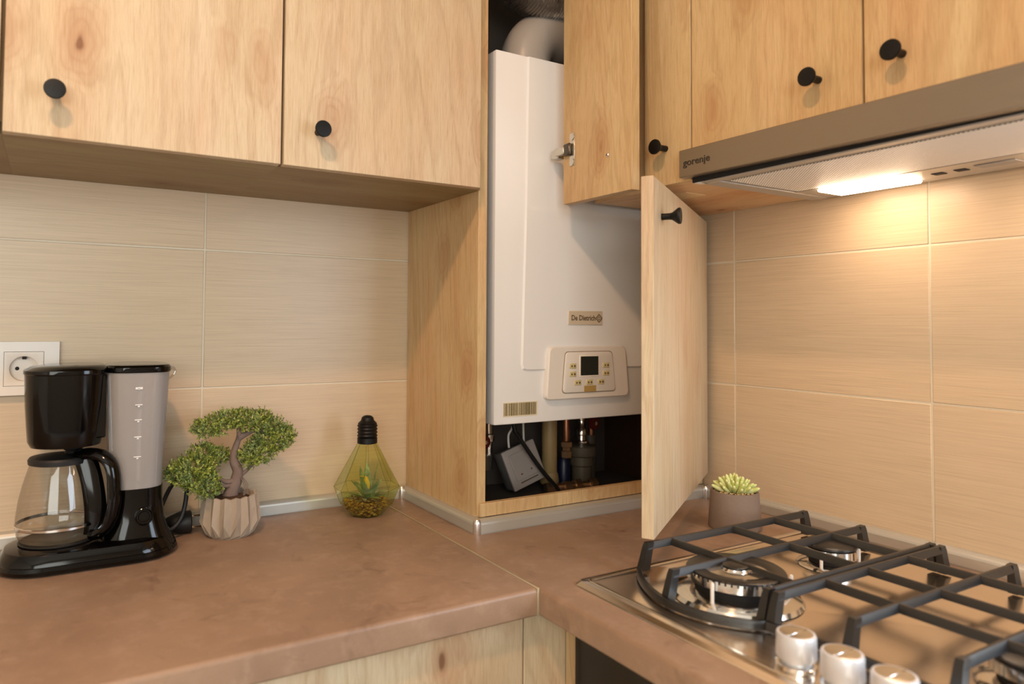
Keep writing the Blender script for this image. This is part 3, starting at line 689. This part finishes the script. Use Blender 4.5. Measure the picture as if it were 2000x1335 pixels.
def burner(x, y, s, wok=False):
    k = .012 if wok else .005
    m_ = 1.9 if wok else 1.0
    bm = new_bm(); lathe(bm, [(.046*s, HZ), (.048*s, HZ+.0012), (.046*s, HZ+.0032*m_), (.040*s, HZ+.0048*m_), (.034*s, HZ+.0062*m_), (.026*s, HZ+.0068*m_)], (x, y, 0), seg=48); b = finish('burner', bm, CHROME, hob)
    if wok: b['label'] = 'large triple-ring burner'
    bm = new_bm(); lathe(bm, [(.028*s, HZ+.0055), (.0305*s, HZ+.008), (.0305*s, HZ+.009+k), (.022*s, HZ+.010+k)], (x, y, 0), seg=36); finish('burner_throat', bm, DARK, b)
    bm = new_bm(); lathe(bm, [(.031*s, HZ+.009+k), (.0350*s, HZ+.0100+k), (.0362*s, HZ+.0115+k), (.0358*s, HZ+.0225+k), (.034*s, HZ+.0235+k)], (x, y, 0), seg=56); finish('burner_head', bm, CHROME, b)
    t_ = HZ+.0235+k
    if wok:
        bm = new_bm()
        for q in range(52):
            a = 2*PI*q/52; box(bm, .0352*s, .0362*s, -.0012, .0012, t_-.0040, t_-.0004, 0, Matrix.Translation((x, y, 0)) @ Matrix.Rotation(a, 4, 'Z'))
        o = finish('flame_ports', bm, IRON, b, False); o['kind'] = 'stuff'
        bm = new_bm(); lathe(bm, [(.0228*s, t_), (.0238*s, t_+.0010), (.0345*s, t_+.0022), (.0356*s, t_+.0010), (.0354*s, t_-.0004), (.0222*s, t_-.0004)], (x, y, 0), seg=56, cap0=False, cap1=False); finish('outer_cap', bm, IRON, b)
        bm = new_bm(); lathe(bm, [(.0215*s, t_-.0006), (.0190*s, t_-.0035), (.0130*s, t_-.0030), (.0105*s, t_+.0010), (.0098*s, t_+.0030), (.0080*s, t_+.0034)], (x, y, 0), seg=36); finish('inner_head', bm, CHROME, b)
        bm = new_bm(); lathe(bm, [(.0080*s, t_+.0032), (.0096*s, t_+.0040), (.0096*s, t_+.0052), (.0084*s, t_+.0062), (.003*s, t_+.0064)], (x, y, 0), seg=36); finish('inner_cap', bm, IRON, b)
    else:
        bm = new_bm(); lathe(bm, [(.033*s, t_), (.0362*s, t_+.0012), (.0362*s, t_+.0040), (.033*s, t_+.0060), (.004*s, t_+.0070)], (x, y, 0), seg=36); finish('burner_cap', bm, IRON, b)
    for q in range(2):
        bm = new_bm(); a = 2*PI*q/3 + 3.4; lathe(bm, [(.0022, HZ+.004), (.0024, t_-.003), (.0016, t_-.001)], (x + .0390*s*math.cos(a), y + .0390*s*math.sin(a), 0), seg=8); finish('igniter', bm, WHITEP, b)
burner(-.4150, -.7080, 1.72, True)
burner(-.1900, -.6950, .98)
burner(-.3550, -1.0150, 1.10)
burner(-.1800, -1.0000, .98)
for i, y in enumerate((-.8690, -.9190, -.9690, -1.0190, -1.0690)):
    x = -.5210
    bm = new_bm(); lathe(bm, [(.0195, HZ), (.0205, HZ+.001), (.0205, HZ+.005), (.0185, HZ+.0062)], (x, y, 0), seg=32); kb = finish('hob_knob', bm, CHROME, hob)
    bm = new_bm(); lathe(bm, [(.0150, HZ+.006), (.0150, HZ+.0095), (.0190, HZ+.0105), (.0200, HZ+.0120), (.0196, HZ+.0335), (.0188, HZ+.0355), (.0170, HZ+.0360)], (x, y, 0), seg=36); finish('knob_body', bm, KNOBM, kb)
    bm = new_bm(); lathe(bm, [(.0170, HZ+.0358), (.0160, HZ+.0361), (.002, HZ+.0361)], (x, y, 0), seg=32); box(bm, x-.016, x+.016, y-.0020, y+.0020, HZ+.0355, HZ+.0366, .0004); finish('knob_top', bm, CHROME, kb)

# pan supports
GZ = .9475; BH = .0095; BW = .0078
def bar(bm, p, q, w=BW, h=BH):
    p = Vector(p); q = Vector(q); d = (q-p).normalized(); s = Vector((-d.y, d.x, 0)).normalized()
    up = s.cross(d).normalized()
    if up.z < 0: up = -up
    sec = [(-.60, -1), (.60, -1), (.36, -.16), (.20, 0), (-.20, 0), (-.36, -.16)]
    skin(bm, [[p + s*a*w + up*b*h for a, b in sec], [q + s*a*w + up*b*h for a, b in sec]])
def leg(bm, x, y, sx, xo, zfoot):
    # from the bar end down to the foot, leaning outward
    top = Vector((x, y, GZ)); 
    r0 = [Vector((x, y-BW*.5, GZ)), Vector((x, y+BW*.5, GZ)), Vector((x - sx*.012, y+BW*.5, GZ-.0005)), Vector((x - sx*.012, y-BW*.5, GZ-.0005))]
    r1 = [Vector((x + sx*.003, y-BW*.55, GZ-.006)), Vector((x + sx*.003, y+BW*.55, GZ-.006)), Vector((x - sx*.009, y+BW*.55, GZ-.011)), Vector((x - sx*.009, y-BW*.55, GZ-.011))]
    r2 = [Vector((xo, y-BW*.75, zfoot)), Vector((xo, y+BW*.75, zfoot)), Vector((xo - sx*.015, y+BW*.75, zfoot)), Vector((xo - sx*.015, y-BW*.75, zfoot))]
    skin(bm, [r0, r1, r2])
def support(label, bars, cross, band, y_in, loc):
    g = thing('pan_support', loc, label, 'pan support', 'pan supports on the hob')
    for (y, xa_, xb_) in bars:
        bm = new_bm(); bar(bm, (xa_, y, GZ), (xb_, y, GZ)); finish('bar', bm, IRON, g)
        bm = new_bm(); leg(bm, xa_, y, -1, xa_-.013, HZ+.006); finish('leg', bm, IRON, g)
        bm = new_bm(); leg(bm, xb_, y, 1, xb_+.011, HZ+.004); finish('leg', bm, IRON, g)
    for (x, ya_, yb_) in cross:
        bm = new_bm(); bar(bm, (x, ya_, GZ-.0004), (x, yb_, GZ-.0004)); finish('cross_bar', bm, IRON, g)
    bm = new_bm(); tube(bm, band, 1.0, section=[(-.0035, -.0005), (.0035, -.0005), (.0040, .007), (.0025, .0095), (-.0025, .0095), (-.0040, .007)]); finish('base_band', bm, IRON, g)
    return g
ya, ybm, yc = -.5870, -.6850, -.7870
XL, XLm, XR = -.4590, -.5090, -.0900
HB = HZ+.003
band1 = smooth_path([(-.100, -.578, HB), (-.300, -.578, HB), (-.425, -.579, HB), (-.470, -.590, HB), (-.505, -.635, HB), (-.524, -.690, HB), (-.516, -.745, HB), (-.490, -.785, HB), (-.4740, -.796, HB)], 6)
# only the curved front part of the band shows in front of the legs
band1 = [p for p in band1 if p.x < -.4705 or p.y < -.60]
support('black cast-iron pan support over the large triple-ring burner', [(ya, -.4560, XR), (ybm, XLm, XR), (yc, XL, XR)], [(-.4050, ya, yc), (-.2730, ya, yc), (-.1720, ya, yc)], band1, yc, (-.28, -.69, HZ))
y2 = [-.8000, -.8870, -.9920, -1.0900]
band2 = smooth_path([(-.4740, -.799, HB), (-.466, -.84, HB), (-.462, -.887, HB), (-.462, -.94, HB), (-.465, -.992, HB), (-.47, -1.09, HB)], 5)
support('black cast-iron pan support behind the hob knobs', [(y2[0], -.4590, XR), (y2[1], -.4520, XR), (y2[2], -.4540, XR), (y2[3], -.4540, XR)], [(-.3650, y2[0], y2[3]), (-.2750, y2[0], y2[3]), (-.1800, y2[0], y2[3])], band2, y2[0], (-.28, -.94, HZ))

# ------------------------------------------------------------------ coffee maker
cm = thing('coffee_maker', (-1.14, -.11, Z0), 'black filter coffee maker with a frosted water tank', 'coffee maker')
bm = new_bm()
bcx_, bcy_ = -1.1430, -.1150
R_ = lambda hx_, hy_, r, z, dx=0, dy=0: rrect(bcx_+dx, bcy_+dy, hx_, hy_, r, z, 8)
skin(bm, [R_(.116, .068, .06, Z0), R_(.121, .073, .06, Z0+.003), R_(.122, .074, .06, Z0+.008), R_(.120, .072, .06, Z0+.013), R_(.1185, .0705, .06, Z0+.0135), R_(.117, .069, .06, Z0+.020), R_(.112, .064, .058, Z0+.028), R_(.102, .055, .052, Z0+.0315)])
finish('base', bm, GLOSSB, cm, True, angle=30)
ccx, ccy = -1.1870, -.1150
bm = new_bm(); lathe(bm, [(.050, Z0+.0315), (.052, Z0+.0335), (.050, Z0+.0350), (.046, Z0+.0340), (.004, Z0+.0340)], (ccx, ccy, 0), seg=40); finish('hotplate', bm, RUBBER, cm)
tx, ty = -1.0830, -.1080
T_ = lambda hx_, hy_, r, z, dx=0, dy=0: rrect(tx+dx, ty+dy, hx_, hy_, r, z, 8)
bm = new_bm(); skin(bm, [T_(.054, .060, .035, Z0+.022), T_(.048, .056, .033, Z0+.034), T_(.042, .052, .032, Z0+.055), T_(.039, .050, .030, Z0+.080), T_(.0385, .050, .030, 1.0030)]); finish('tower', bm, GLOSSB, cm, True, angle=40)
bm = new_bm(); skin(bm, [T_(.0375, .049, .030, 1.0035), T_(.0390, .051, .030, 1.06), T_(.0425, .054, .030, 1.13), T_(.0445, .056, .030, 1.1800)], cap1=False); tk = finish('water_tank', bm, TANK, cm, True, angle=40)
bm = new_bm()
for i, z in enumerate((1.158, 1.132, 1.109, 1.083, 1.053)):
    yy = ty - (.0555 if z > 1.13 else .0535 if z > 1.1 else .0515) - .0009
    xx = tx - .0020
    box(bm, xx-.0050, xx+.0050, yy-.0004, yy+.0004, z-.0005, z+.0006); box(bm, xx-.0014, xx+.0014, yy-.0004, yy+.0004, z-.0032, z-.0016)
    if i == 0: box(bm, xx-.0050, xx+.0050, yy-.0004, yy+.0004, z-.0024, z-.0010)
finish('level_marks', bm, plain('white_print', srgb(240, 238, 236), .5), tk, False)
bm = new_bm()   # riser tubes seen through the tank
tube(bm, [(-1.078, -.105, 1.005), (-1.078, -.105, 1.165), (-1.09, -.105, 1.175)], .0035, 8); finish('riser_tube', bm, WHITEP, tk)
hxc, hyc = -1.1810, -.1180
H_ = lambda hx_, hy_, r, z, dx=0, dy=0: rrect(hxc+dx, hyc+dy, hx_, hy_, r, z, 8)
bm = new_bm(); skin(bm, [H_(.040, .044, .034, 1.0728, .001), H_(.0462, .050, .038, 1.0742, .001), H_(.0490, .053, .04, 1.082), H_(.0505, .055, .042, 1.100), H_(.0530, .058, .043, 1.135), H_(.0545, .060, .044, 1.1795)]); hs = finish('filter_housing', bm, GLOSSB, cm, True, angle=35)
bm = new_bm(); box(bm, -1.150, -1.1285, -.158, -.075, 1.085, 1.179, .002); finish('neck', bm, GLOSSB, cm)
if 0: bm = new_bm(); tube(bm, [(-1.190, -.1785, 1.168), (-1.170, -.1795, 1.166), (-1.158, -.1785, 1.155), (-1.151, -.1760, 1.135)], lambda u: .0022, 8, 6); finish('grip_ridge', bm, GLOSSB, hs)
bm = new_bm(); skin(bm, [H_(.0550, .0605, .045, 1.1798), H_(.0560, .0615, .045, 1.1815), H_(.0558, .0612, .045, 1.1860), H_(.050, .055, .042, 1.1905, .004), H_(.040, .045, .040, 1.1930, .010)]); finish('housing_lid', bm, GLOSSB, cm, True, angle=35)
bm = new_bm(); skin(bm, [T_(.0460, .0575, .032, 1.1802), T_(.0470, .0585, .032, 1.1820), T_(.0468, .0583, .032, 1.1880), T_(.044, .055, .030, 1.1915), T_(.036, .046, .028, 1.1925)]); finish('tank_lid', bm, GLOSSB, cm, True, angle=35)
bm = new_bm(); tube(bm, [(-1.0390, -.112, 1.184), (-1.031, -.115, 1.1845), (-1.0275, -.117, 1.179), (-1.031, -.117, 1.172), (-1.0385, -.113, 1.166)], .0018, 8, 5); lathe(bm, [(.002, -.002), (.0026, 0), (.002, .002)], (-1.0305, -.117, 1.1825), (0, -1, 0), 10); finish('tank_hook', bm, GLASS, cm)
# button ring on the tower
bm = new_bm(); fy_ = ty-.0535
lathe(bm, [(.0125, -.002), (.0130, .0015), (.0118, .0022), (.0105, .0010), (.0085, .0010), (.0075, .0024), (.003, .0026)], (-1.0740, fy_, .9620), (0, -1, .08), 28); finish('power_button', bm, GLOSSB, cm)
# drip valve + carafe
bm = new_bm(); lathe(bm, [(.008, 1.0595), (.012, 1.061), (.010, 1.064), (.016, 1.068), (.017, 1.0725)], (-1.1700, ccy-.005, 0), seg=20); finish('drip_valve', bm, RUBBER, cm)
ca = thing('carafe', (ccx, ccy, Z0+.035), 'glass coffee jug with a black handle on the coffee maker hotplate', 'jug')
bm = new_bm()
lathe(bm, [(.002, .9352), (.044, .9352), (.0500, .9375), (.0540, .9450), (.0560, .9580), (.0555, .9720), (.0525, .9950), (.0475, 1.0180), (.0420, 1.0370), (.0385, 1.0490)], (ccx, ccy, 0), seg=48, cap0=True, cap1=False); finish('glass_body', bm, GLASS, ca)
bm = new_bm(); lathe(bm, [(.0385, 1.0460), (.0415, 1.0470), (.0420, 1.0530), (.0400, 1.0560), (.030, 1.0575), (.012, 1.0590), (.002, 1.0592)], (ccx, ccy, 0), seg=40); finish('lid', bm, RUBBER, ca)
u = Vector((.80, -.60, 0)).normalized(); C0 = Vector((ccx, ccy, 0))
def hp(r, z): return C0 + u*r + Vector((0, 0, z))
sec = [(-.0105, -.0045), (.0105, -.0045), (.0115, 0), (.0105, .0045), (-.0105, .0045), (-.0115, 0)]
sec = [(b, a) for a, b in sec]
bm = new_bm(); tube(bm, [hp(.030, 1.058), hp(.052, 1.061), hp(.072, 1.056), hp(.0850, 1.040), hp(.0890, 1.010), hp(.0880, .982), hp(.0800, .957), hp(.0660, .944), hp(.0560, .9430)], 1.0, smoothn=7, section=[(.0045*math.cos(a)*(1), .0110*math.sin(a)) if 0 else (.0130*math.cos(a), .0085*math.sin(a)) for a in [2*PI*k/12 for k in range(12)]]); finish('handle', bm, GLOSSB, ca)
bm = new_bm(); tube(bm, [hp(.0420, 1.052), hp(.0500, 1.030), hp(.0560, 1.005), hp(.0595, .980), hp(.0600, .955), hp(.0590, .942)], 1.0, smoothn=6, section=[(.0150*math.cos(a), .0030*math.sin(a)) for a in [2*PI*k/12 for k in range(12)]]); finish('handle_strap', bm, GLOSSB, ca)
bm = new_bm(); lathe(bm, [(.0562, .9560), (.0572, .9570), (.0572, .9600), (.0562, .9610)], (ccx, ccy, 0), seg=48, cap0=False, cap1=False); finish('band', bm, CHROME, ca)
# power cord and plug
bm = new_bm(); tube(bm, [(-1.036, -.085, .9150), (-1.022, -.088, .919), (-1.008, -.084, .935), (-1.0005, -.078, .965), (-1.0000, -.070, .990), (-1.006, -.055, .998), (-1.022, -.045, .975), (-1.038, -.045, .935), (-1.036, -.052, .921), (-1.028, -.0560, .9200)], .0036, 10, 6); finish('power_cord', bm, RUBBER, cm)
bm = new_bm(); lathe(bm, [(.007, -.006), (.010, -.004), (.0165, .012), (.0185, .018), (.0185, .034), (.0170, .0355), (.002, .0355)], (-1.024, -.0560, Z0+.0187), (1, -.06, 0), 24); pg = finish('plug', bm, RUBBER, cm)
for dz in (-.0095, .0095):
    bm = new_bm(); lathe(bm, [(.0022, 0), (.0024, .018), (.0012, .0195)], (-.9890, -.0582, Z0+.0187+dz), (1, -.06, 0), 10); finish('pin', bm, CHROME, pg)

# ------------------------------------------------------------------ wall socket
so = thing('power_socket', (-1.27, 0, 1.139), 'white double wall socket behind the coffee maker', 'socket')
YF = -.0120; zc_ = 1.1815; HS = .0275
xs = [-1.3440, -1.3105-HS, -1.3105+HS, -1.2395-HS, -1.2395+HS, -1.1905]; zs = [1.1395, zc_-HS, zc_+HS, 1.2245]
bm = new_bm(); V = {}
def gv(i, k, y):
    if (i, k, y) not in V: V[(i, k, y)] = bm.verts.new((xs[i], y, zs[k]))
    return V[(i, k, y)]
solid = lambda i, k: 0 <= i < 5 and 0 <= k < 3 and not (k == 1 and i in (1, 3))
for i in range(5):
    for k in range(3):
        if not solid(i, k): continue
        bm.faces.new([gv(a_, b_, YF) for a_, b_ in ((i, k), (i+1, k), (i+1, k+1), (i, k+1))])
        for (di, dk, p, q) in ((-1, 0, (i, k), (i, k+1)), (1, 0, (i+1, k), (i+1, k+1)), (0, -1, (i, k), (i+1, k)), (0, 1, (i, k+1), (i+1, k+1))):
            if not solid(i+di, k+dk): bm.faces.new((gv(*p, YF), gv(*q, YF), gv(*q, .0003), gv(*p, .0003)))
finish('cover_plate', bm, WHITEP, so, False)
INS = plain('socket_cream', srgb(226, 216, 204), .35)
for cx_ in (-1.2395, -1.3105):
    n = 40
    sq = []
    for k in range(n):
        a = 2*PI*k/n + .0001; c_, s_ = math.cos(a), math.sin(a); m = max(abs(c_), abs(s_)); sq.append(Vector((cx_+(HS-.0006)*c_/m, YF-.0006, zc_+(HS-.0006)*s_/m)))
    sq0 = [Vector((p.x, -.002, p.z)) for p in sq]
    circ = lambda r, y: [Vector((cx_+r*math.cos(2*PI*k/n+.0001), y, zc_+r*math.sin(2*PI*k/n+.0001))) for k in range(n)]
    bm = new_bm(); skin(bm, [sq0, sq, circ(.0218, YF-.0008), circ(.0200, YF), circ(.0192, -.0012)], cap0=False); ins = finish('socket_insert', bm, INS, so, True, angle=30)
    for dx in (-.0095, .0095):
        bm = new_bm(); lathe(bm, [(.0030, 0), (.0030, .0005), (.0005, .0006)], (cx_+dx, -.0012, zc_), (0, -1, 0), 12); finish('contact_hole', bm, DARK, ins, False)
    bm = new_bm(); box(bm, cx_-.0030, cx_+.0030, -.0100, -.0012, zc_+.0150, zc_+.0186, .0005); finish('earth_clip', bm, DARK, ins, False)

# ------------------------------------------------------------------ bonsai
random.seed(11)
bz = thing('bonsai', (-.932, -.098, Z0), 'artificial bonsai in a fluted concrete pot beside the coffee maker', 'plant')
px_, py_ = -.932, -.098
bm = new_bm(); NP = 15
def star(z, ro, ri): return [Vector((px_ + (ro if k % 2 == 0 else ri)*math.cos(PI*k/NP+.1), py_ + (ro if k % 2 == 0 else ri)*math.sin(PI*k/NP+.1), z)) for k in range(2*NP)]
def starh(ro, zo, ri, zi): return [Vector((px_ + (ro if k % 2 == 0 else ri)*math.cos(PI*k/NP+.1), py_ + (ro if k % 2 == 0 else ri)*math.sin(PI*k/NP+.1), zo if k % 2 == 0 else zi)) for k in range(2*NP)]
skin(bm, [star(Z0, .034, .034), starh(.0395, .9045, .0340, .9010), starh(.0500, .9260, .0410, .9060), starh(.0472, .9500, .0415, .9440), starh(.0440, .9690, .0398, .9655), starh(.0390, .9690, .0370, .9660), star(.9600, .038, .037)]); finish('pot', bm, CONC, bz, False)
bm = new_bm(); lathe(bm, [(.0375, .958), (.030, .962), (.012, .966), (.002, .966)], (px_, py_, 0), seg=20); finish('soil', bm, SOIL, bz)
def W_(x, y, z): return (x, y, z)
bm = new_bm()
tube(bm, [(-.934, -.098, .960), (-.930, -.098, .975), (-.9235, -.098, .990), (-.9215, -.098, 1.006), (-.9280, -.098, 1.022), (-.9270, -.098, 1.040), (-.9205, -.098, 1.062), (-.9215, -.098, 1.080)], lambda u: .0105*(1-u)**1.1 + .0032, 10, 6)
tube(bm, [(-.9215, -.098, 1.060), (-.905, -.098, 1.068), (-.890, -.099, 1.072), (-.868, -.10, 1.066)], lambda u: .0045*(1-u)+.0015, 8, 5)
tube(bm, [(-.926, -.10, .990), (-.942, -.105, .990), (-.958, -.11, 1.000), (-.975, -.112, 1.008)], lambda u: .004*(1-u)+.0014, 8, 5)
tube(bm, [(-.930, -.10, .982), (-.948, -.11, .984), (-.965, -.115, .990)], lambda u: .003*(1-u)+.0012, 8, 5)
tube(bm, [(-.920, -.10, .995), (-.905, -.10, 1.006), (-.890, -.10, 1.020)], lambda u: .003*(1-u)+.0014, 8, 5)
for k in range(3): tube(bm, [(-.919+.002*k, -.108, .995), (-.913+.003*k, -.112, .982), (-.915+.001*k, -.114, .966)], .0007, 6, 4)
finish('trunk', bm, BARK, bz, True, angle=60)
def foliage(blobs, n, name='foliage'):
    bm = new_bm()
    vol = [b[3]*b[4]*b[5] for b in blobs]; tot = sum(v**.66 for v in vol)
    for b, v in zip(blobs, vol):
        cnt = int(n*(v**.66)/tot)
        for _ in range(cnt):
            d = Vector((random.gauss(0, 1), random.gauss(0, 1), random.gauss(0, 1))).normalized()
            rr = random.uniform(.62, 1.08)
            p = Vector((b[0] + d.x*b[3]*rr, b[1] + d.y*b[4]*rr, b[2] + d.z*b[5]*rr))
            grow = (d + Vector((0, 0, .75)) + Vector((random.uniform(-.5, .5), random.uniform(-.5, .5), random.uniform(-.3, .4)))).normalized()
            tipl = random.uniform(.006, .011)
            for k in range(7):
                s = p + grow*tipl*(k/7)
                sd = Vector((random.gauss(0, 1), random.gauss(0, 1), random.gauss(0, 1))).cross(grow).normalized()
                ld_ = (grow*.8 + sd*random.uniform(.5, .9)).normalized(); L_ = random.uniform(.0034, .0056); w = ld_.cross(sd + grow*.3).normalized()*random.uniform(.0009, .0014)
                e = s + ld_*L_; m = s + ld_*L_*.55
                v1, v2, v3, v4 = bm.verts.new(s), bm.verts.new(m + w), bm.verts.new(e), bm.verts.new(m - w)
                bm.faces.new((v1, v2, v3, v4))
    # loose inner core so the pads read dense
    o = finish(name, bm, LEAF, bz, False); o['kind'] = 'stuff'; return o
foliage([(-.962, -.100, 1.082, .030, .028, .012), (-.930, -.098, 1.092, .034, .030, .013), (-.897, -.096, 1.088, .030, .028, .015), (-.868, -.095, 1.076, .022, .022, .015), (-.978, -.10, 1.078, .018, .020, .010)], 1050)
foliage([(-.862, -.098, 1.052, .032, .026, .020), (-.885, -.100, 1.035, .028, .024, .018), (-.846, -.096, 1.060, .020, .020, .016), (-.902, -.102, 1.026, .018, .018, .013)], 900)
foliage([(-.998, -.112, 1.018, .032, .026, .018), (-.985, -.118, .998, .028, .024, .018), (-1.018, -.108, 1.010, .018, .020, .013), (-.972, -.115, .982, .018, .018, .013)], 1000)
foliage([(-.953, -.080, 1.028, .016, .016, .013), (-.976, -.085, 1.036, .020, .018, .013)], 300)

# ------------------------------------------------------------------ green glass bulb terrarium
random.seed(5)
tq = thing('bulb_terrarium', (-.682, -.092, Z0), 'green glass light-bulb terrarium with a black screw cap', 'terrarium')
gx, gy = -.682, -.092
bm = new_bm(); rings = []
for r, z in ((.0300, Z0+.0005), (.0480, .9190), (.0615, .9520), (.0190, 1.0310), (.0180, 1.0360)):
    rings.append([Vector((gx + r*math.cos(2*PI*k/8+.32), gy + r*math.sin(2*PI*k/8+.32), z)) for k in range(8)])
skin(bm, rings, cap1=False); finish('glass_shell', bm, GREENG, tq, False)
bm = new_bm()
for a in range(8):
    for r0, r1 in zip(rings[1:3], rings[2:4]): tube(bm, [r0[a], r1[a]], .00035, 5)
for rg in (rings[1], rings[2]):
    for a in range(8): tube(bm, [rg[a], rg[(a+1) % 8]], .00035, 5)
o = finish('glass_edges', bm, glass_thin('green_edge', (.62, .68, .26, 1), (.34, .38, .10, 1), base=.15), tq, True); o['kind'] = 'stuff'
bm = new_bm()
pr = [(.0178, 1.0325), (.0188, 1.0335), (.0188, 1.0430)]
for k in range(4): z = 1.0440 + .0062*k; pr += [(.0172, z), (.0194, z+.0030), (.0172, z+.0060)]
pr += [(.0180, 1.0700), (.0140, 1.0740), (.0120, 1.0765), (.0110, 1.0810), (.0070, 1.0840), (.002, 1.0850)]
lathe(bm, pr, (gx, gy, 0), seg=32); finish('screw_cap', bm, BLACK, tq)
bm = new_bm()
for _ in range(420):
    a = random.uniform(0, 2*PI); z = random.uniform(.903, .930); rm = .030 + (.018 if z > .919 else (z-.9005)*.9); r = rm*.90*math.sqrt(random.random())
    p = Vector((gx + r*math.cos(a), gy + r*math.sin(a), z)); s = random.uniform(.0018, .0042)
    rr = bmesh.ops.create_icosphere(bm, subdivisions=1, radius=s)
    bmesh.ops.transform(bm, matrix=Matrix.Translation(p) @ Matrix.Rotation(random.random()*3, 4, 'X') @ Matrix.Diagonal((1, random.uniform(.4, 1), random.uniform(.4, .9), 1)), verts=rr['verts'])
o = finish('moss', bm, MOSS, tq, True); o['kind'] = 'stuff'
def blade(bm, p, d, L_, w, curl=.3):
    p = Vector(p); d = Vector(d).normalized(); s = d.cross(Vector((0, 0, 1))); s = s.normalized() if s.length > .01 else Vector((1, 0, 0))
    n = s.cross(d).normalized(); rings = []
    for k in range(7):
        t_ = k/6; c_ = p + d*L_*t_ - Vector((0, 0, 1))*curl*L_*t_*t_
        ww = w*math.sin(PI*min(1, .18+.82*t_))**.8 + .0002
        rings.append([c_ + s*ww, c_ + n*ww*.28, c_ - s*ww, c_ - n*ww*.28])
    skin(bm, rings)
for k in range(14):
    a = k*2.4; el = .20 + .09*k; L_ = (.044 if k < 6 else .052) if k < 11 else .068
    bm = new_bm(); blade(bm, (gx+.005*math.cos(a), gy-.006+.005*math.sin(a), .932), (math.cos(a)*math.cos(el), math.sin(a)*math.cos(el), math.sin(el)), L_, .0072, .20 if k < 11 else .03); finish('leaf', bm, AGAVE, tq)
bm = new_bm(); blade(bm, (gx-.004, gy-.014, .950), (-.25, -.3, .9), .034, .0055, .1); yl = finish('leaf', bm, YLEAF, tq); yl['label'] = 'yellow leaf'
bm = new_bm(); blade(bm, (gx-.004, gy-.016, .972), (-.9, -.1, .30), .020, .0040, .1); yl = finish('leaf', bm, YLEAF, tq); yl['label'] = 'yellow leaf'

# ------------------------------------------------------------------ small succulent
random.seed(21)
su = thing('succulent', (-.1400, -.4820, Z0), 'pale green succulent in a grey cement pot beside the hob', 'plant')
sx_, sy_ = -.1380, -.4820
bm = new_bm(); lathe(bm, [(.0435, Z0), (.0450, Z0+.002), (.0410, .9630), (.0400, .9650), (.0365, .9650), (.0365, .9560)], (sx_, sy_, 0), seg=48); finish('pot', bm, GREYC, su)
bm = new_bm(); lathe(bm, [(.0365, .955), (.020, .959), (.002, .960)], (sx_, sy_, 0), seg=20); finish('soil', bm, SOIL, su)
bm = new_bm()
for _ in range(170):
    a = random.uniform(0, 2*PI); r = .0345*math.sqrt(random.random()); s = random.uniform(.0016, .0036)
    rr = bmesh.ops.create_icosphere(bm, subdivisions=1, radius=s)
    bmesh.ops.transform(bm, matrix=Matrix.Translation((sx_+r*math.cos(a), sy_+r*math.sin(a), .9600+random.uniform(0, .004))) @ Matrix.Rotation(random.random()*3, 4, 'X') @ Matrix.Diagonal((1, random.uniform(.6, 1), random.uniform(.5, .9), 1)), verts=rr['verts'])
o = finish('pebbles', bm, PEB, su, True); o['kind'] = 'stuff'
bm = new_bm(); lathe(bm, [(.0004, 0), (.0030, .002), (.0042, .008), (.0048, .016), (.0044, .023), (.0030, .0285), (.0010, .0310)], (0, 0, 0), seg=10)
for f in bm.faces: f.smooth = True
LM = bpy.data.meshes.new('leaf'); bm.to_mesh(LM); bm.free(); LM.materials.append(SUCC)
rl = root_loc(su)
for k in range(46):
    a = k*2.39996; u_ = (k+.5)/46; el = math.radians(24 + 62*(1-u_))
    d = Vector((math.cos(a)*math.cos(el), math.sin(a)*math.cos(el), math.sin(el)))
    o = bpy.data.objects.new('leaf', LM); COL.objects.link(o); o.parent = su
    base = Vector((sx_, sy_, .9610)) + Vector((math.cos(a), math.sin(a), 0))*(.003+.012*u_)
    s = random.uniform(.72, .98)
    o.location = base - rl; o.rotation_mode = 'QUATERNION'; o.rotation_quaternion = d.to_track_quat('Z', 'Y'); o.scale = (s*.95, s*.95, s*(1.06 + .12*(1-u_)))

# ------------------------------------------------------------------ ceiling lamp (out of frame, lights the room)
cl = thing('ceiling_lamp', (LAMP[0], LAMP[1], 2.55), 'round white ceiling lamp above the middle of the kitchen', 'lamp')
bm = new_bm(); lathe(bm, [(.13, 2.549), (.13, 2.515), (.118, 2.505), (.112, 2.505), (.112, 2.52)], (LAMP[0], LAMP[1], 0), seg=40, cap1=False); finish('housing', bm, WHITEP, cl)
bm = new_bm(); lathe(bm, [(.112, 2.512), (.09, 2.509), (.002, 2.508)], (LAMP[0], LAMP[1], 0), seg=40, cap0=False); finish('diffuser', bm, CEILLENS, cl)
